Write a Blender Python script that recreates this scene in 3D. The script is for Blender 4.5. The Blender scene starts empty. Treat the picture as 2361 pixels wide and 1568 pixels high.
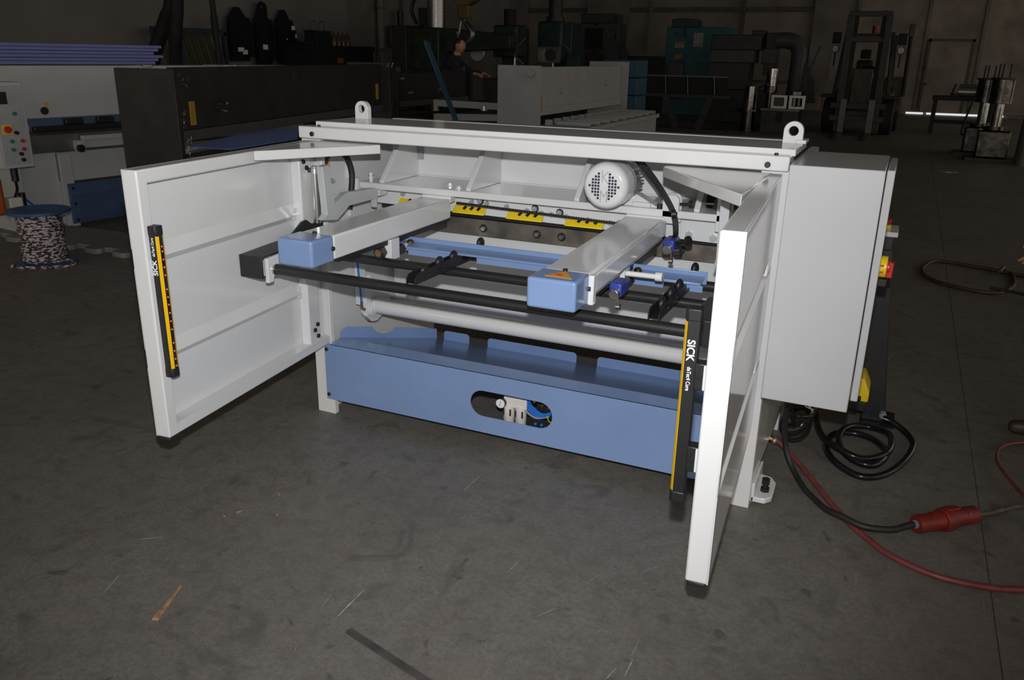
import bpy, bmesh, math, random
from mathutils import Vector, Matrix
random.seed(7)
PI = math.pi
scene = bpy.context.scene
COL = scene.collection

# ---------------------------------------------------------------- camera
cam_data = bpy.data.cameras.new('camera')
cam = bpy.data.objects.new('camera', cam_data)
COL.objects.link(cam)
CAM_POS = Vector((2.4589, -3.0656, 1.7126))
YAW, PITCH, ROLL, FPX = -0.4298, 0.3326, 0.0188, 1902.7
_f = Vector((math.sin(YAW)*math.cos(PITCH), math.cos(YAW)*math.cos(PITCH), -math.sin(PITCH)))
_r = Vector((math.cos(YAW), -math.sin(YAW), 0))
_u = _r.cross(_f)
_rr = math.cos(ROLL)*_r + math.sin(ROLL)*_u
_uu = -math.sin(ROLL)*_r + math.cos(ROLL)*_u
cam.matrix_world = Matrix(((_rr.x, _uu.x, -_f.x, CAM_POS.x), (_rr.y, _uu.y, -_f.y, CAM_POS.y),
                           (_rr.z, _uu.z, -_f.z, CAM_POS.z), (0, 0, 0, 1)))
cam_data.sensor_fit = 'HORIZONTAL'
cam_data.sensor_width = 36.0
cam_data.lens = FPX/2361*36.0
cam_data.clip_start = 0.05
cam_data.clip_end = 200
scene.camera = cam

# ---------------------------------------------------------------- light: dim warm hall ambience + the camera's flash
world = bpy.data.worlds.new('world')
scene.world = world
world.use_nodes = True
bg = world.node_tree.nodes['Background']
bg.inputs[0].default_value = (1.0, 0.89, 0.76, 1)
bg.inputs[1].default_value = 0.55

flash_data = bpy.data.lights.new('camera_flash', 'SPOT')
flash = bpy.data.objects.new('camera_flash', flash_data)
COL.objects.link(flash)
flash.location = CAM_POS + _uu*0.165 - _f*0.02
_aim = (_f + _uu*0.10 - _rr*0.11).normalized()
flash.rotation_euler = _aim.to_track_quat('-Z', 'Y').to_euler()
flash_data.energy = 338
flash_data.color = (0.96, 0.98, 1.0)
flash_data.spot_size = math.radians(98)
flash_data.spot_blend = 1.0
flash_data.shadow_soft_size = 0.022

scene.view_settings.view_transform = 'Standard'
scene.view_settings.look = 'None'
scene.view_settings.exposure = 0.0
scene.view_settings.gamma = 1.0
scene.view_settings.use_curve_mapping = False

# ---------------------------------------------------------------- materials (all procedural)
def srgb(r, g, b):
    f = lambda c: (c/255/12.92) if c/255 <= 0.04045 else ((c/255+0.055)/1.055)**2.4
    return (f(r), f(g), f(b))
MATS = {}
def mat(name, col, rough=0.4, metal=0.0, nscale=8.0, namt=0.06, bump=0.0, bscale=60.0, spec=0.5, col2=None, coat=0.0):
    m = bpy.data.materials.new(name); m.use_nodes = True
    nt = m.node_tree; p = nt.nodes['Principled BSDF']
    p.inputs['Roughness'].default_value = rough
    p.inputs['Metallic'].default_value = metal
    p.inputs['Specular IOR Level'].default_value = spec
    if coat: p.inputs['Coat Weight'].default_value = coat; p.inputs['Coat Roughness'].default_value = 0.08
    tc = nt.nodes.new('ShaderNodeTexCoord')
    n = nt.nodes.new('ShaderNodeTexNoise'); n.inputs['Scale'].default_value = nscale; n.inputs['Detail'].default_value = 5
    nt.links.new(tc.outputs['Object'], n.inputs['Vector'])
    mx = nt.nodes.new('ShaderNodeMix'); mx.data_type = 'RGBA'
    c2 = col2 if col2 else tuple(max(0, c*(1-namt*2)) for c in col)
    c1 = col if col2 else tuple(min(1, c*(1+namt)) for c in col)
    mx.inputs['A'].default_value = (*c1, 1); mx.inputs['B'].default_value = (*c2, 1)
    rp = nt.nodes.new('ShaderNodeMapRange'); rp.inputs['From Min'].default_value = 0.35; rp.inputs['From Max'].default_value = 0.7
    nt.links.new(n.outputs['Fac'], rp.inputs['Value'])
    nt.links.new(rp.outputs['Result'], mx.inputs['Factor'])
    nt.links.new(mx.outputs['Result'], p.inputs['Base Color'])
    if bump:
        n2 = nt.nodes.new('ShaderNodeTexNoise'); n2.inputs['Scale'].default_value = bscale; n2.inputs['Detail'].default_value = 3
        nt.links.new(tc.outputs['Object'], n2.inputs['Vector'])
        b = nt.nodes.new('ShaderNodeBump'); b.inputs['Strength'].default_value = bump; b.inputs['Distance'].default_value = 0.01
        nt.links.new(n2.outputs['Fac'], b.inputs['Height']); nt.links.new(b.outputs['Normal'], p.inputs['Normal'])
    MATS[name] = m
    return m
WHITE = mat('white_gloss_paint', (0.69, 0.69, 0.69), 0.13, nscale=3, namt=0.012, bump=0.012, bscale=30)
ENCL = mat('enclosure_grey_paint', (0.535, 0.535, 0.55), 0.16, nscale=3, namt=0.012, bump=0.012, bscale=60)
BLUE = mat('blue_paint', (0.205, 0.30, 0.52), 0.15, nscale=4, namt=0.03, bump=0.03, bscale=180)
BLACK = mat('black_satin_paint', (0.016, 0.016, 0.0165), 0.42, nscale=6, namt=0.1)
BPLAST = mat('black_plastic', (0.014, 0.014, 0.015), 0.45, nscale=10, namt=0.1)
RUBBER = mat('black_rubber', (0.018, 0.018, 0.018), 0.55, nscale=12, namt=0.15)
CABLE = mat('black_glossy_cable', (0.01, 0.01, 0.011), 0.22, nscale=10, namt=0.1)
STEEL = mat('brushed_steel', (0.45, 0.44, 0.43), 0.32, 1.0, nscale=30, namt=0.15)
CHROME = mat('chrome', (0.78, 0.76, 0.73), 0.24, 1.0, nscale=5, namt=0.05)
ZINC = mat('zinc_bolt', (0.62, 0.63, 0.64), 0.38, 0.7, nscale=20, namt=0.1)
BLADE = mat('worn_blade_steel', (0.26, 0.225, 0.185), 0.42, 0.55, nscale=9, col2=(0.10, 0.09, 0.078), bump=0.05, bscale=120)
YELLOW = mat('yellow_paint', (0.86, 0.62, 0.015), 0.35, nscale=6, namt=0.03)
YSTRIPE = mat('yellow_stripe', (0.80, 0.47, 0.0), 0.35, nscale=6, namt=0.03)
RED = mat('red_plastic', (0.55, 0.03, 0.02), 0.35, nscale=6, namt=0.05)
LED = mat('red_led', (1.0, 0.12, 0.03), 0.3)
_p = LED.node_tree.nodes['Principled BSDF']; _p.inputs['Emission Color'].default_value = (1, 0.13, 0.03, 1); _p.inputs['Emission Strength'].default_value = 0.9
ORANGE = mat('orange_label', (0.78, 0.36, 0.02), 0.5, nscale=6, namt=0.03)
BRASS = mat('brass', (0.75, 0.50, 0.18), 0.22, 1.0, nscale=10, namt=0.1)
BRONZE = mat('bronze_stud', (0.42, 0.28, 0.15), 0.3, 1.0, nscale=20, namt=0.15)
PNEU = mat('blue_air_tube', (0.01, 0.16, 0.62), 0.25, nscale=6, namt=0.05)
NAVY = mat('navy_switch_plastic', (0.03, 0.05, 0.28), 0.35, nscale=6, namt=0.05)
FRLW = mat('offwhite_plastic', (0.72, 0.68, 0.62), 0.4, nscale=6, namt=0.03)
INK = mat('dark_print', (0.02, 0.02, 0.05), 0.5)
WINK = mat('white_print', (0.85, 0.85, 0.85), 0.5)
RINK = mat('red_print', (0.6, 0.06, 0.03), 0.5)
REDHOSE = mat('red_rubber_hose', (0.20, 0.045, 0.045), 0.42, nscale=25, namt=0.15, bump=0.05)
REDPLUG = mat('dirty_red_plug', (0.22, 0.016, 0.013), 0.45, nscale=14, col2=(0.075, 0.014, 0.011), bump=0.04)
GREYPL = mat('grey_plastic', (0.25, 0.27, 0.30), 0.4)
FRESH = mat('fresh_wood', (0.50, 0.30, 0.15), 0.6, nscale=60, col2=(0.26, 0.13, 0.06))
CHIP = mat('orange_wood_chip', (0.55, 0.24, 0.07), 0.6)

# ---------------------------------------------------------------- mesh helpers
class B:
    def __init__(s): s.v = []; s.f = []
    def add(s, vs, fs):
        o = len(s.v); s.v += [tuple(p) for p in vs]; s.f += [tuple(i+o for i in f) for f in fs]; return s
    def box(s, x0, x1, y0, y1, z0, z1):
        return s.add([(x0,y0,z0),(x1,y0,z0),(x1,y1,z0),(x0,y1,z0),(x0,y0,z1),(x1,y0,z1),(x1,y1,z1),(x0,y1,z1)],
                     [(3,2,1,0),(4,5,6,7),(0,1,5,4),(1,2,6,5),(2,3,7,6),(3,0,4,7)])
    def obox(s, p, q, w, h, up=(0,0,1)):
        """bar from p to q, width w across, height h along up"""
        p = Vector(p); q = Vector(q); d = (q-p).normalized(); up = Vector(up)
        if abs(d.dot(up)) > 0.98: up = Vector((1,0,0))
        r = d.cross(up).normalized()*(w/2); u = r.cross(d).normalized()*(h/2)
        vs = [p-r-u, p+r-u, p+r+u, p-r+u, q-r-u, q+r-u, q+r+u, q-r+u]
        return s.add(vs, [(0,1,2,3),(7,6,5,4),(0,4,5,1),(1,5,6,2),(2,6,7,3),(3,7,4,0)])
    def cyl(s, p, q, r, n=16, r2=None):
        p = Vector(p); q = Vector(q); r2 = r if r2 is None else r2
        d = (q-p).normalized(); a = Vector((0,0,1)) if abs(d.z) < 0.9 else Vector((1,0,0))
        u = d.cross(a).normalized(); w = d.cross(u)
        vs = []
        for c, rr in ((p, r), (q, r2)):
            for i in range(n):
                t = 2*PI*i/n; vs.append(c+(u*math.cos(t)+w*math.sin(t))*rr)
        fs = [(i, (i+1) % n, n+(i+1) % n, n+i) for i in range(n)]
        fs += [tuple(range(n-1, -1, -1)), tuple(range(n, 2*n))]
        return s.add(vs, fs)
    def lathe(s, p, d, prof, n=24):
        """prof = [(along, radius)...] spun round the axis d from p"""
        p = Vector(p); d = Vector(d).normalized(); a = Vector((0,0,1)) if abs(d.z) < 0.9 else Vector((1,0,0))
        u = d.cross(a).normalized(); w = d.cross(u)
        vs = []; fs = []; m = len(prof)
        for (t, r) in prof:
            for i in range(n):
                th = 2*PI*i/n; vs.append(p+d*t+(u*math.cos(th)+w*math.sin(th))*max(r, 1e-5))
        for k in range(m-1):
            for i in range(n):
                fs.append((k*n+i, k*n+(i+1) % n, (k+1)*n+(i+1) % n, (k+1)*n+i))
        fs += [tuple(range(n-1, -1, -1)), tuple(range((m-1)*n, m*n))]
        return s.add(vs, fs)
    def tube(s, pts, r, n=8, closed=False, smooth=True, sub=6):
        pts = [Vector(p) for p in pts]
        if smooth and len(pts) > 2:
            out = []; N = len(pts)
            rng = range(N) if closed else range(N-1)
            for i in rng:
                p1 = pts[i]; p2 = pts[(i+1) % N]
                p0 = pts[i-1] if (i > 0 or closed) else p1*2-p2
                p3 = pts[(i+2) % N] if (i+2 < N or closed) else p2*2-p1
                for k in range(sub):
                    t = k/sub
                    out.append(0.5*((2*p1)+(p2-p0)*t+(2*p0-5*p1+4*p2-p3)*t*t+(3*p1-p0-3*p2+p3)*t**3))
            if not closed: out.append(pts[-1])
            pts = out
        N = len(pts); vs = []; fs = []; ref = None
        for i, p in enumerate(pts):
            d = (pts[(i+1) % N]-pts[i-1]) if closed else (pts[min(i+1, N-1)]-pts[max(i-1, 0)])
            d.normalize()
            if ref is None:
                a = Vector((0,0,1)) if abs(d.z) < 0.9 else Vector((1,0,0)); ref = d.cross(a).normalized()
            u = (ref-d*ref.dot(d)).normalized(); ref = u; w = d.cross(u)
            rr = r(i/(N-1)) if callable(r) else r
            for k in range(n):
                t = 2*PI*k/n; vs.append(p+(u*math.cos(t)+w*math.sin(t))*rr)
        M = N if closed else N-1
        for i in range(M):
            j = (i+1) % N
            for k in range(n): fs.append((i*n+k, i*n+(k+1) % n, j*n+(k+1) % n, j*n+k))
        if not closed: fs += [tuple(range(n-1, -1, -1)), tuple(range((N-1)*n, N*n))]
        return s.add(vs, fs)
    def prism(s, poly, axis, a, b):
        """polygon in the plane across axis ('x': (y,z), 'y': (x,z), 'z': (x,y)) extruded from a to b"""
        def mk(p, t): return {'x': (t, p[0], p[1]), 'y': (p[0], t, p[1]), 'z': (p[0], p[1], t)}[axis]
        n = len(poly); vs = [mk(p, a) for p in poly]+[mk(p, b) for p in poly]
        fs = [tuple(range(n)), tuple(range(2*n-1, n-1, -1))]+[(i, n+i, n+(i+1) % n, (i+1) % n) for i in range(n)]
        return s.add(vs, fs)
    def plate(s, outer, hole, axis, a, b):
        """ring of outer loop and hole loop with the same point count"""
        def mk(p, t): return {'x': (t, p[0], p[1]), 'y': (p[0], t, p[1]), 'z': (p[0], p[1], t)}[axis]
        n = len(outer); vs = [mk(p, a) for p in outer]+[mk(p, a) for p in hole]+[mk(p, b) for p in outer]+[mk(p, b) for p in hole]
        fs = []
        for i in range(n):
            j = (i+1) % n
            fs += [(i, j, n+j, n+i), (2*n+j, 2*n+i, 3*n+i, 3*n+j), (j, i, 2*n+i, 2*n+j), (n+i, n+j, 3*n+j, 3*n+i)]
        return s.add(vs, fs)
    def ball(s, c, r, n=12, m=8, sc=(1,1,1)):
        c = Vector(c)
        prof = [(-math.cos(PI*i/m), math.sin(PI*i/m)) for i in range(m+1)]
        vs = []; fs = []
        for (h, rr) in prof:
            for i in range(n):
                t = 2*PI*i/n; vs.append((c.x+r*sc[0]*rr*math.cos(t), c.y+r*sc[1]*rr*math.sin(t), c.z+r*sc[2]*h))
        for k in range(m):
            for i in range(n): fs.append((k*n+i, k*n+(i+1) % n, (k+1)*n+(i+1) % n, (k+1)*n+i))
        return s.add(vs, fs)
    def xf(s, M):
        s.v = [tuple(M @ Vector(p)) for p in s.v]; return s
    def mesh(s, name, m):
        me = bpy.data.meshes.new(name); me.from_pydata(s.v, [], s.f)
        bm = bmesh.new(); bm.from_mesh(me)
        bmesh.ops.remove_doubles(bm, verts=bm.verts, dist=1e-6)
        bmesh.ops.recalc_face_normals(bm, faces=bm.faces)
        bm.to_mesh(me); bm.free()
        for p in me.polygons: p.use_smooth = True
        me.set_sharp_from_angle(angle=math.radians(38))
        me.materials.append(m); return me
    def build(s, name, m, parent=None, bevel=0.0, label=None, kind=None, seg=2, flat=False):
        o = bpy.data.objects.new(name, s.mesh(name, m)); COL.objects.link(o)
        if parent is not None: o.parent = parent
        if bevel:
            md = o.modifiers.new('bevel', 'BEVEL'); md.width = bevel; md.segments = seg; md.limit_method = 'ANGLE'; md.angle_limit = math.radians(40)
            md.harden_normals = False
        if flat:
            for p in o.data.polygons: p.use_smooth = False
        if label: o['label'] = label
        if kind: o['kind'] = kind
        return o
def inst(me, name, parent=None, loc=(0,0,0), rot=(0,0,0), scale=None):
    o = bpy.data.objects.new(name, me); COL.objects.link(o); o.parent = parent
    o.location = loc; o.rotation_euler = rot
    if scale: o.scale = scale
    return o
def tag(o, label, cat, group=None):
    o['label'] = label; o['category'] = cat
    if group: o['group'] = group
    return o
def thing(name, label, cat, loc=(0,0,0), rz=0.0, group=None):
    o = bpy.data.objects.new(name, None); COL.objects.link(o); o.location = loc; o.rotation_euler = (0,0,rz)
    o.empty_display_size = 0.1
    return tag(o, label, cat, group)
def struct(o): o['kind'] = 'structure'; return o
def text_mesh(name, body, size, m, parent, M, bold=0.0, sx=1.0):
    cu = bpy.data.curves.new(name, 'FONT'); cu.body = body; cu.size = size; cu.align_x = 'LEFT'; cu.align_y = 'CENTER'
    cu.extrude = 0.0004; cu.offset = bold
    t = bpy.data.objects.new(name+'_tmp', cu); COL.objects.link(t)
    dg = bpy.context.evaluated_depsgraph_get(); dg.update()
    me = bpy.data.meshes.new_from_object(t.evaluated_get(dg)); me.name = name
    bpy.data.objects.remove(t); me.transform(M @ Matrix.Diagonal((sx,1,1,1))); me.materials.clear(); me.materials.append(m)
    o = bpy.data.objects.new(name, me); COL.objects.link(o); o.parent = parent
    return o
def frame(o, ex, ey):
    """matrix with origin o, local x = ex, local y = ey"""
    ex = Vector(ex).normalized(); ey = Vector(ey).normalized(); ez = ex.cross(ey)
    return Matrix(((ex.x, ey.x, ez.x, o[0]), (ex.y, ey.y, ez.y, o[1]), (ex.z, ey.z, ez.z, o[2]), (0,0,0,1)))
def rr(x0, x1, z0, z1, r, n=5):
    """rounded rectangle loop"""
    out = []
    for cx, cz, a0 in ((x1-r, z1-r, 0), (x0+r, z1-r, PI/2), (x0+r, z0+r, PI), (x1-r, z0+r, 3*PI/2)):
        for i in range(n+1):
            t = a0+PI/2*i/n; out.append((cx+r*math.cos(t), cz+r*math.sin(t)))
    return out
def proj_loop(loop, x0, x1, z0, z1):
    """match a loop with points on the surrounding rectangle"""
    cx = sum(p[0] for p in loop)/len(loop); cz = sum(p[1] for p in loop)/len(loop); out = []
    for (x, z) in loop:
        dx, dz = x-cx, z-cz; t = 1e9
        if dx > 1e-9: t = min(t, (x1-cx)/dx)
        if dx < -1e-9: t = min(t, (x0-cx)/dx)
        if dz > 1e-9: t = min(t, (z1-cz)/dz)
        if dz < -1e-9: t = min(t, (z0-cz)/dz)
        out.append((cx+dx*t, cz+dz*t))
    for (qx, qz) in ((x0, z0), (x0, z1), (x1, z0), (x1, z1)):   # snap nearest points to the corners
        i = min(range(len(out)), key=lambda k: (out[k][0]-qx)**2+(out[k][1]-qz)**2); out[i] = (qx, qz)
    return out
HEX = B().cyl((0,0,0), (0,0,0.012), 0.011, 6).mesh('hex_bolt', ZINC)
SOCK = B().lathe((0,0,0), (0,0,1), [(0,0.009),(0.006,0.009),(0.008,0.007),(0.008,0.004),(0.004,0.004)], 14).mesh('button_screw', BPLAST)
def screw(parent, p, n, s=1.0, me=SOCK, name='screw'):
    o = inst(me, name, parent, p, Vector(n).to_track_quat('Z', 'Y').to_euler(), (s,s,s)); return o
# ================================================================ setting: floor and walls
def floor_mat():
    m = bpy.data.materials.new('stained_concrete'); m.use_nodes = True; nt = m.node_tree; L = nt.links.new
    p = nt.nodes['Principled BSDF']; tc = nt.nodes.new('ShaderNodeTexCoord')
    def noise(scale, det=6, dist=0.0, sc=None, rot=0.0):
        n = nt.nodes.new('ShaderNodeTexNoise'); n.inputs['Scale'].default_value = scale; n.inputs['Detail'].default_value = det
        n.inputs['Distortion'].default_value = dist
        if sc:
            mp = nt.nodes.new('ShaderNodeMapping'); mp.inputs['Scale'].default_value = sc; mp.inputs['Rotation'].default_value = (0,0,rot)
            L(tc.outputs['Object'], mp.inputs['Vector']); L(mp.outputs['Vector'], n.inputs['Vector'])
        else: L(tc.outputs['Object'], n.inputs['Vector'])
        return n.outputs['Fac']
    def rng(s, a, b, c=0.0, d=1.0):
        r = nt.nodes.new('ShaderNodeMapRange'); r.inputs['From Min'].default_value = a; r.inputs['From Max'].default_value = b
        r.inputs['To Min'].default_value = c; r.inputs['To Max'].default_value = d; L(s, r.inputs['Value']); return r.outputs['Result']
    def mix(f, a, b, mode='MIX'):
        x = nt.nodes.new('ShaderNodeMix'); x.data_type = 'RGBA'; x.blend_type = mode
        if isinstance(f, float): x.inputs['Factor'].default_value = f
        else: L(f, x.inputs['Factor'])
        for k, v in (('A', a), ('B', b)):
            if isinstance(v, tuple): x.inputs[k].default_value = (*v, 1)
            else: L(v, x.inputs[k])
        return x.outputs['Result']
    def mul(a, b):
        x = nt.nodes.new('ShaderNodeMath'); x.operation = 'MULTIPLY'; L(a, x.inputs[0]); L(b, x.inputs[1]); return x.outputs[0]
    base = mix(rng(noise(1.3, 8, 0.6), 0.3, 0.7), (0.145, 0.132, 0.117), (0.205, 0.191, 0.171))
    base = mix(rng(noise(55, 5), 0.35, 0.68, 0.0, 0.55), base, (0.085, 0.075, 0.063))
    base = mix(rng(noise(170, 3), 0.40, 0.66, 0.0, 0.45), base, (0.26, 0.235, 0.205))
    base = mix(rng(noise(14, 6, 0.5), 0.45, 0.70, 0.0, 0.45), base, (0.10, 0.09, 0.078))
    base = mix(rng(noise(4.2, 6, 1.2), 0.60, 0.72, 0.0, 0.55), base, (0.075, 0.068, 0.062))      # oil stains
    base = mix(rng(noise(9.0, 3, 0.4), 0.66, 0.72, 0.0, 0.6), base, (0.062, 0.058, 0.056))
    base = mix(rng(noise(2.6, 5, 0.3), 0.58, 0.75, 0.0, 0.35), base, (0.18, 0.15, 0.12))        # rusty bloom
    sp = mul(rng(noise(110, 2), 0.72, 0.76), rng(noise(3, 2), 0.35, 0.6))                        # chips and grit
    base = mix(sp, base, (0.40, 0.39, 0.37))
    s1 = mul(rng(noise(5, 2, 0.0, (9, 0.30, 1), 0.1), 0.735, 0.76), rng(noise(1.2, 2), 0.48, 0.62))
    s2 = mul(rng(noise(5, 2, 0.0, (11, 0.45, 1), -0.7), 0.745, 0.77), rng(noise(1.6, 2), 0.5, 0.64))
    base = mix(s1, base, (0.27, 0.265, 0.255)); base = mix(s2, base, (0.25, 0.245, 0.235))
    L(base, p.inputs['Base Color'])
    L(rng(noise(3.5, 6), 0.3, 0.7, 0.42, 0.62), p.inputs['Roughness'])
    b = nt.nodes.new('ShaderNodeBump'); b.inputs['Strength'].default_value = 0.12; b.inputs['Distance'].default_value = 0.004
    L(noise(90, 4), b.inputs['Height']); L(b.outputs['Normal'], p.inputs['Normal'])
    return m
floor_slab_mat = floor_mat()
fb = B()
JX = 2.965
fl = struct(B().box(-15, 14, -9, 31, -0.3, -0.004).build('floor', floor_slab_mat))
for x0, x1 in ((-15, JX-0.002), (JX+0.002, 14)):
    for y0, y1 in ((-9, 1.05), (1.054, 31)) if x0 > 0 else ((-9, 31),):
        B().box(x0, x1, y0, y1, -0.02, 0).build('floor_slab', floor_slab_mat, fl)
SCR = mat('scratch_white', (0.42, 0.415, 0.40), 0.7, nscale=60, col2=(0.2, 0.195, 0.185))
sb = B()
def scr(x0, y0, x1, y1, w):
    d = Vector((x1-x0, y1-y0, 0)); n = Vector((-d.y, d.x, 0)).normalized(); N = 9; pts = []
    for i in range(N+1):
        t = i/N; c = Vector((x0, y0, 0.0008))+d*t; ww = w*math.sin(PI*(0.04+0.92*t))*(0.6+0.7*random.random()); pts += [c-n*ww, c+n*ww]
    sb.add(pts, [(2*i, 2*i+1, 2*i+3, 2*i+2) for i in range(N)])
for a in ((1.046,-1.304,1.041,-1.124,.0035), (1.024,-.423,1.028,-.212,.002), (1.911,-1.176,1.925,-1.113,.003), (1.957,-1.137,1.958,-1.055,.003),
          (.28,-1.53,.24,-1.42,.002), (.97,-1.27,.96,-1.2,.0015), (1.43,-.83,1.44,-.74,.0018), (1.30,-.99,1.31,-.93,.0015), (1.70,-.77,1.73,-.68,.0015), (1.85,-.62,1.9,-.55,.0015),
          (.12,-1.25,.2,-1.19,.003), (1.62,-1.0,1.66,-.93,.0018), (2.55,2.1,2.62,2.4,.003), (2.6,1.9,2.7,2.05,.002)): scr(*a)
for i in range(150):
    x = random.uniform(-1.2, 3.0); y = random.uniform(-1.7, 1.5); a = random.gauss(1.5, 0.45); l = random.uniform(.01, .06)
    scr(x, y, x+math.cos(a)*l, y+math.sin(a)*l, random.uniform(.0004, .0009))
sb.build('scratch_marks', SCR, fl, kind='stuff', label='thin pale scratches and grit marks on the concrete')

WALLM = mat('dirty_wall_plaster', (0.30, 0.265, 0.235), 0.85, nscale=0.9, col2=(0.20, 0.175, 0.15), bump=0.1, bscale=12)
WALLL = mat('grey_wall_plaster', (0.27, 0.26, 0.25), 0.85, nscale=0.7, col2=(0.21, 0.20, 0.19), bump=0.1, bscale=12)
COLM = mat('column_concrete', (0.24, 0.22, 0.20), 0.85, nscale=1.5, col2=(0.17, 0.155, 0.14))
DKMET = mat('dark_wall_steel', (0.10, 0.095, 0.088), 0.6, nscale=5, namt=0.2)
wb = struct(B().box(-14, 14, 30.0, 30.4, 0, 8).build('wall_back', WALLM))
CEIL = mat('dark_roof_sheet', (0.10, 0.095, 0.09), 0.8, nscale=0.8, namt=0.2)
struct(B().box(-13.4, 14, -9, 30.4, 8.0, 8.2).build('unseen_ceiling', CEIL))  # roof out of view, added to keep ambient light off upward faces
wl = struct(B().box(-13.4, -13.0, -9, 30.0, 0, 8).build('wall_left', WALLL))

# ================================================================ the sheet shear (seen from behind)
W = 2.115
S = thing('sheet_shear', 'large white and blue guillotine shear with both rear doors swung open', 'shear')
# --- side frames
prof = [(0.03,0),(0.24,0),(0.24,0.10),(0.82,0.10),(0.82,0),(1.08,0),(1.08,0.80),(0.90,0.84),(0.80,0.90),(0.90,0.96),(0.98,1.0),(0.98,1.345),(0.03,1.345)]
for x0, x1 in ((0.0, 0.035), (W-0.035, W)):
    B().prism(prof, 'x', x0, x1).build('side_plate', WHITE, S, 0.003)
for x0, x1 in ((-0.012, 0.092), (W-0.10, W)):
    B().box(x0, x1, 0.0, 0.03, 0.0, 1.345).build('corner_post', WHITE, S, 0.003)
for sx, x in ((1, W),):          # floor anchor
    pl = [(0,0.03),(0.055*sx,0.03),(0.078*sx,0.06),(0.078*sx,0.19),(0.055*sx,0.235),(0.0,0.25)]
    ft = B().prism([(x+a, b) for a, b in pl], 'z', 0.018, 0.042).build('anchor_foot', WHITE, S, 0.004)
    B().box(min(x,x+0.012*sx), max(x,x+0.012*sx), 0.03, 0.25, 0.018, 0.10).build('anchor_rib', WHITE, ft, 0.003)
    q = x+0.045*sx
    B().cyl((q,0.10,0.0), (q,0.10,0.09), 0.011, 12).cyl((q,0.10,0.075),(q,0.10,0.098),0.017,6).cyl((q,0.10,0.042),(q,0.10,0.058),0.019,6).build('levelling_bolt', BPLAST, ft)
    B().cyl((q,0.10,0.0), (q,0.10,0.02), 0.016, 12).build('bolt_foot', STEEL, ft)
# --- top beam and cover
bm_ = B().box(0.0, W-0.004, -0.034, 0.045, 1.345, 1.398).build('top_beam', WHITE, S, 0.006, seg=3)
for x in (0.077, 2.039): screw(bm_, (x, -0.034, 1.366), (0,-1,0), 1.15)
for x in (0.09, 2.06): screw(bm_, (x, 0.0, 1.398), (0,0,1), 0.8)
B().prism([(0.035,1.392),(0.035,1.4165),(0.36,1.4165),(0.36,1.395)], 'x', 0.045, W+0.005).build('top_cover', WHITE, S, 0.003)
B().box(W-0.025, W+0.012, 0.26, 0.36, 1.4165, 1.430).build('cover_corner', WHITE, S, 0.002)
def lug(x):
    pts = [(x-0.034, 1.412), (x+0.034, 1.412)]+[(x+0.034*math.cos(t), 1.462+0.034*math.sin(t)) for t in [PI*i/10 for i in range(11)]]
    n = 24; ang = [2*PI*i/n for i in range(n)]; cz = 1.46
    hole = [(x+0.018*math.cos(a), cz+0.018*math.sin(a)) for a in ang]; outer = []
    for a in ang:
        c, s_ = math.cos(a), math.sin(a)
        if s_ >= 0: outer.append((x+0.036*c, cz+0.036*s_))
        else:
            t = min(0.036/abs(c) if abs(c) > 1e-6 else 9, 0.05/abs(s_)); outer.append((x+t*c, cz+t*s_))
    outer[min(range(n), key=lambda k: (outer[k][0]-x+0.036)**2+(outer[k][1]-1.41)**2)] = (x-0.036, 1.41)
    outer[min(range(n), key=lambda k: (outer[k][0]-x-0.036)**2+(outer[k][1]-1.41)**2)] = (x+0.036, 1.41)
    B().plate(outer, hole, 'y', 0.285, 0.315).build('lifting_lug', WHITE, S, 0.002)
lug(0.12); lug(2.075)
# --- swinging upper beam: back plate, shelf, gussets
ub = B().box(0.06, 2.05, 0.64, 0.70, 1.09, 1.395).build('beam_back_plate', WHITE, S, 0.003)
sh = B().box(0.075, 1.845, 0.30, 0.64, 1.085, 1.116).build('beam_shelf', WHITE, S, 0.004)
B().box(0.075, 0.20, 0.29, 0.36, 1.055, 1.085).build('shelf_end_block', WHITE, sh, 0.003)
B().box(1.845, 2.03, 0.36, 0.66, 1.06, 1.09).build('shelf_end_step', WHITE, sh, 0.003)
for x in (0.19, 0.663, 1.195, 1.72):
    g = [(0.31,1.116),(0.31,1.128),(0.52,1.345),(0.64,1.345),(0.64,1.116)]
    B().prism(g, 'x', x, x+0.024).build('gusset', WHITE, S, 0.003)
# weld beads along the shelf corner
B().cyl((0.08,0.638,1.118),(1.84,0.638,1.118),0.006,8).build('weld_bead', WHITE, ub)
B().box(0.185,0.245,0.628,0.64,1.20,1.29).build('pocket_plate', mat('pocket_grey',(0.35,0.36,0.37),0.4), ub)
for p in ((0.52,0.42),(0.60,0.36)):
    B().cyl((p[0],p[1],1.116),(p[0],p[1],1.120),0.020,16).cyl((p[0],p[1],1.120),(p[0],p[1],1.129),0.012,6).build('shelf_bolt', WHITE, sh)
B().cyl((0.13,0.33,1.116),(0.13,0.33,1.150),0.010,12).cyl((0.13,0.33,1.128),(0.13,0.33,1.140),0.015,6).cyl((0.13,0.33,1.15),(0.13,0.33,1.162),0.013,6).build('stop_bolt', WHITE, sh)
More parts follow.
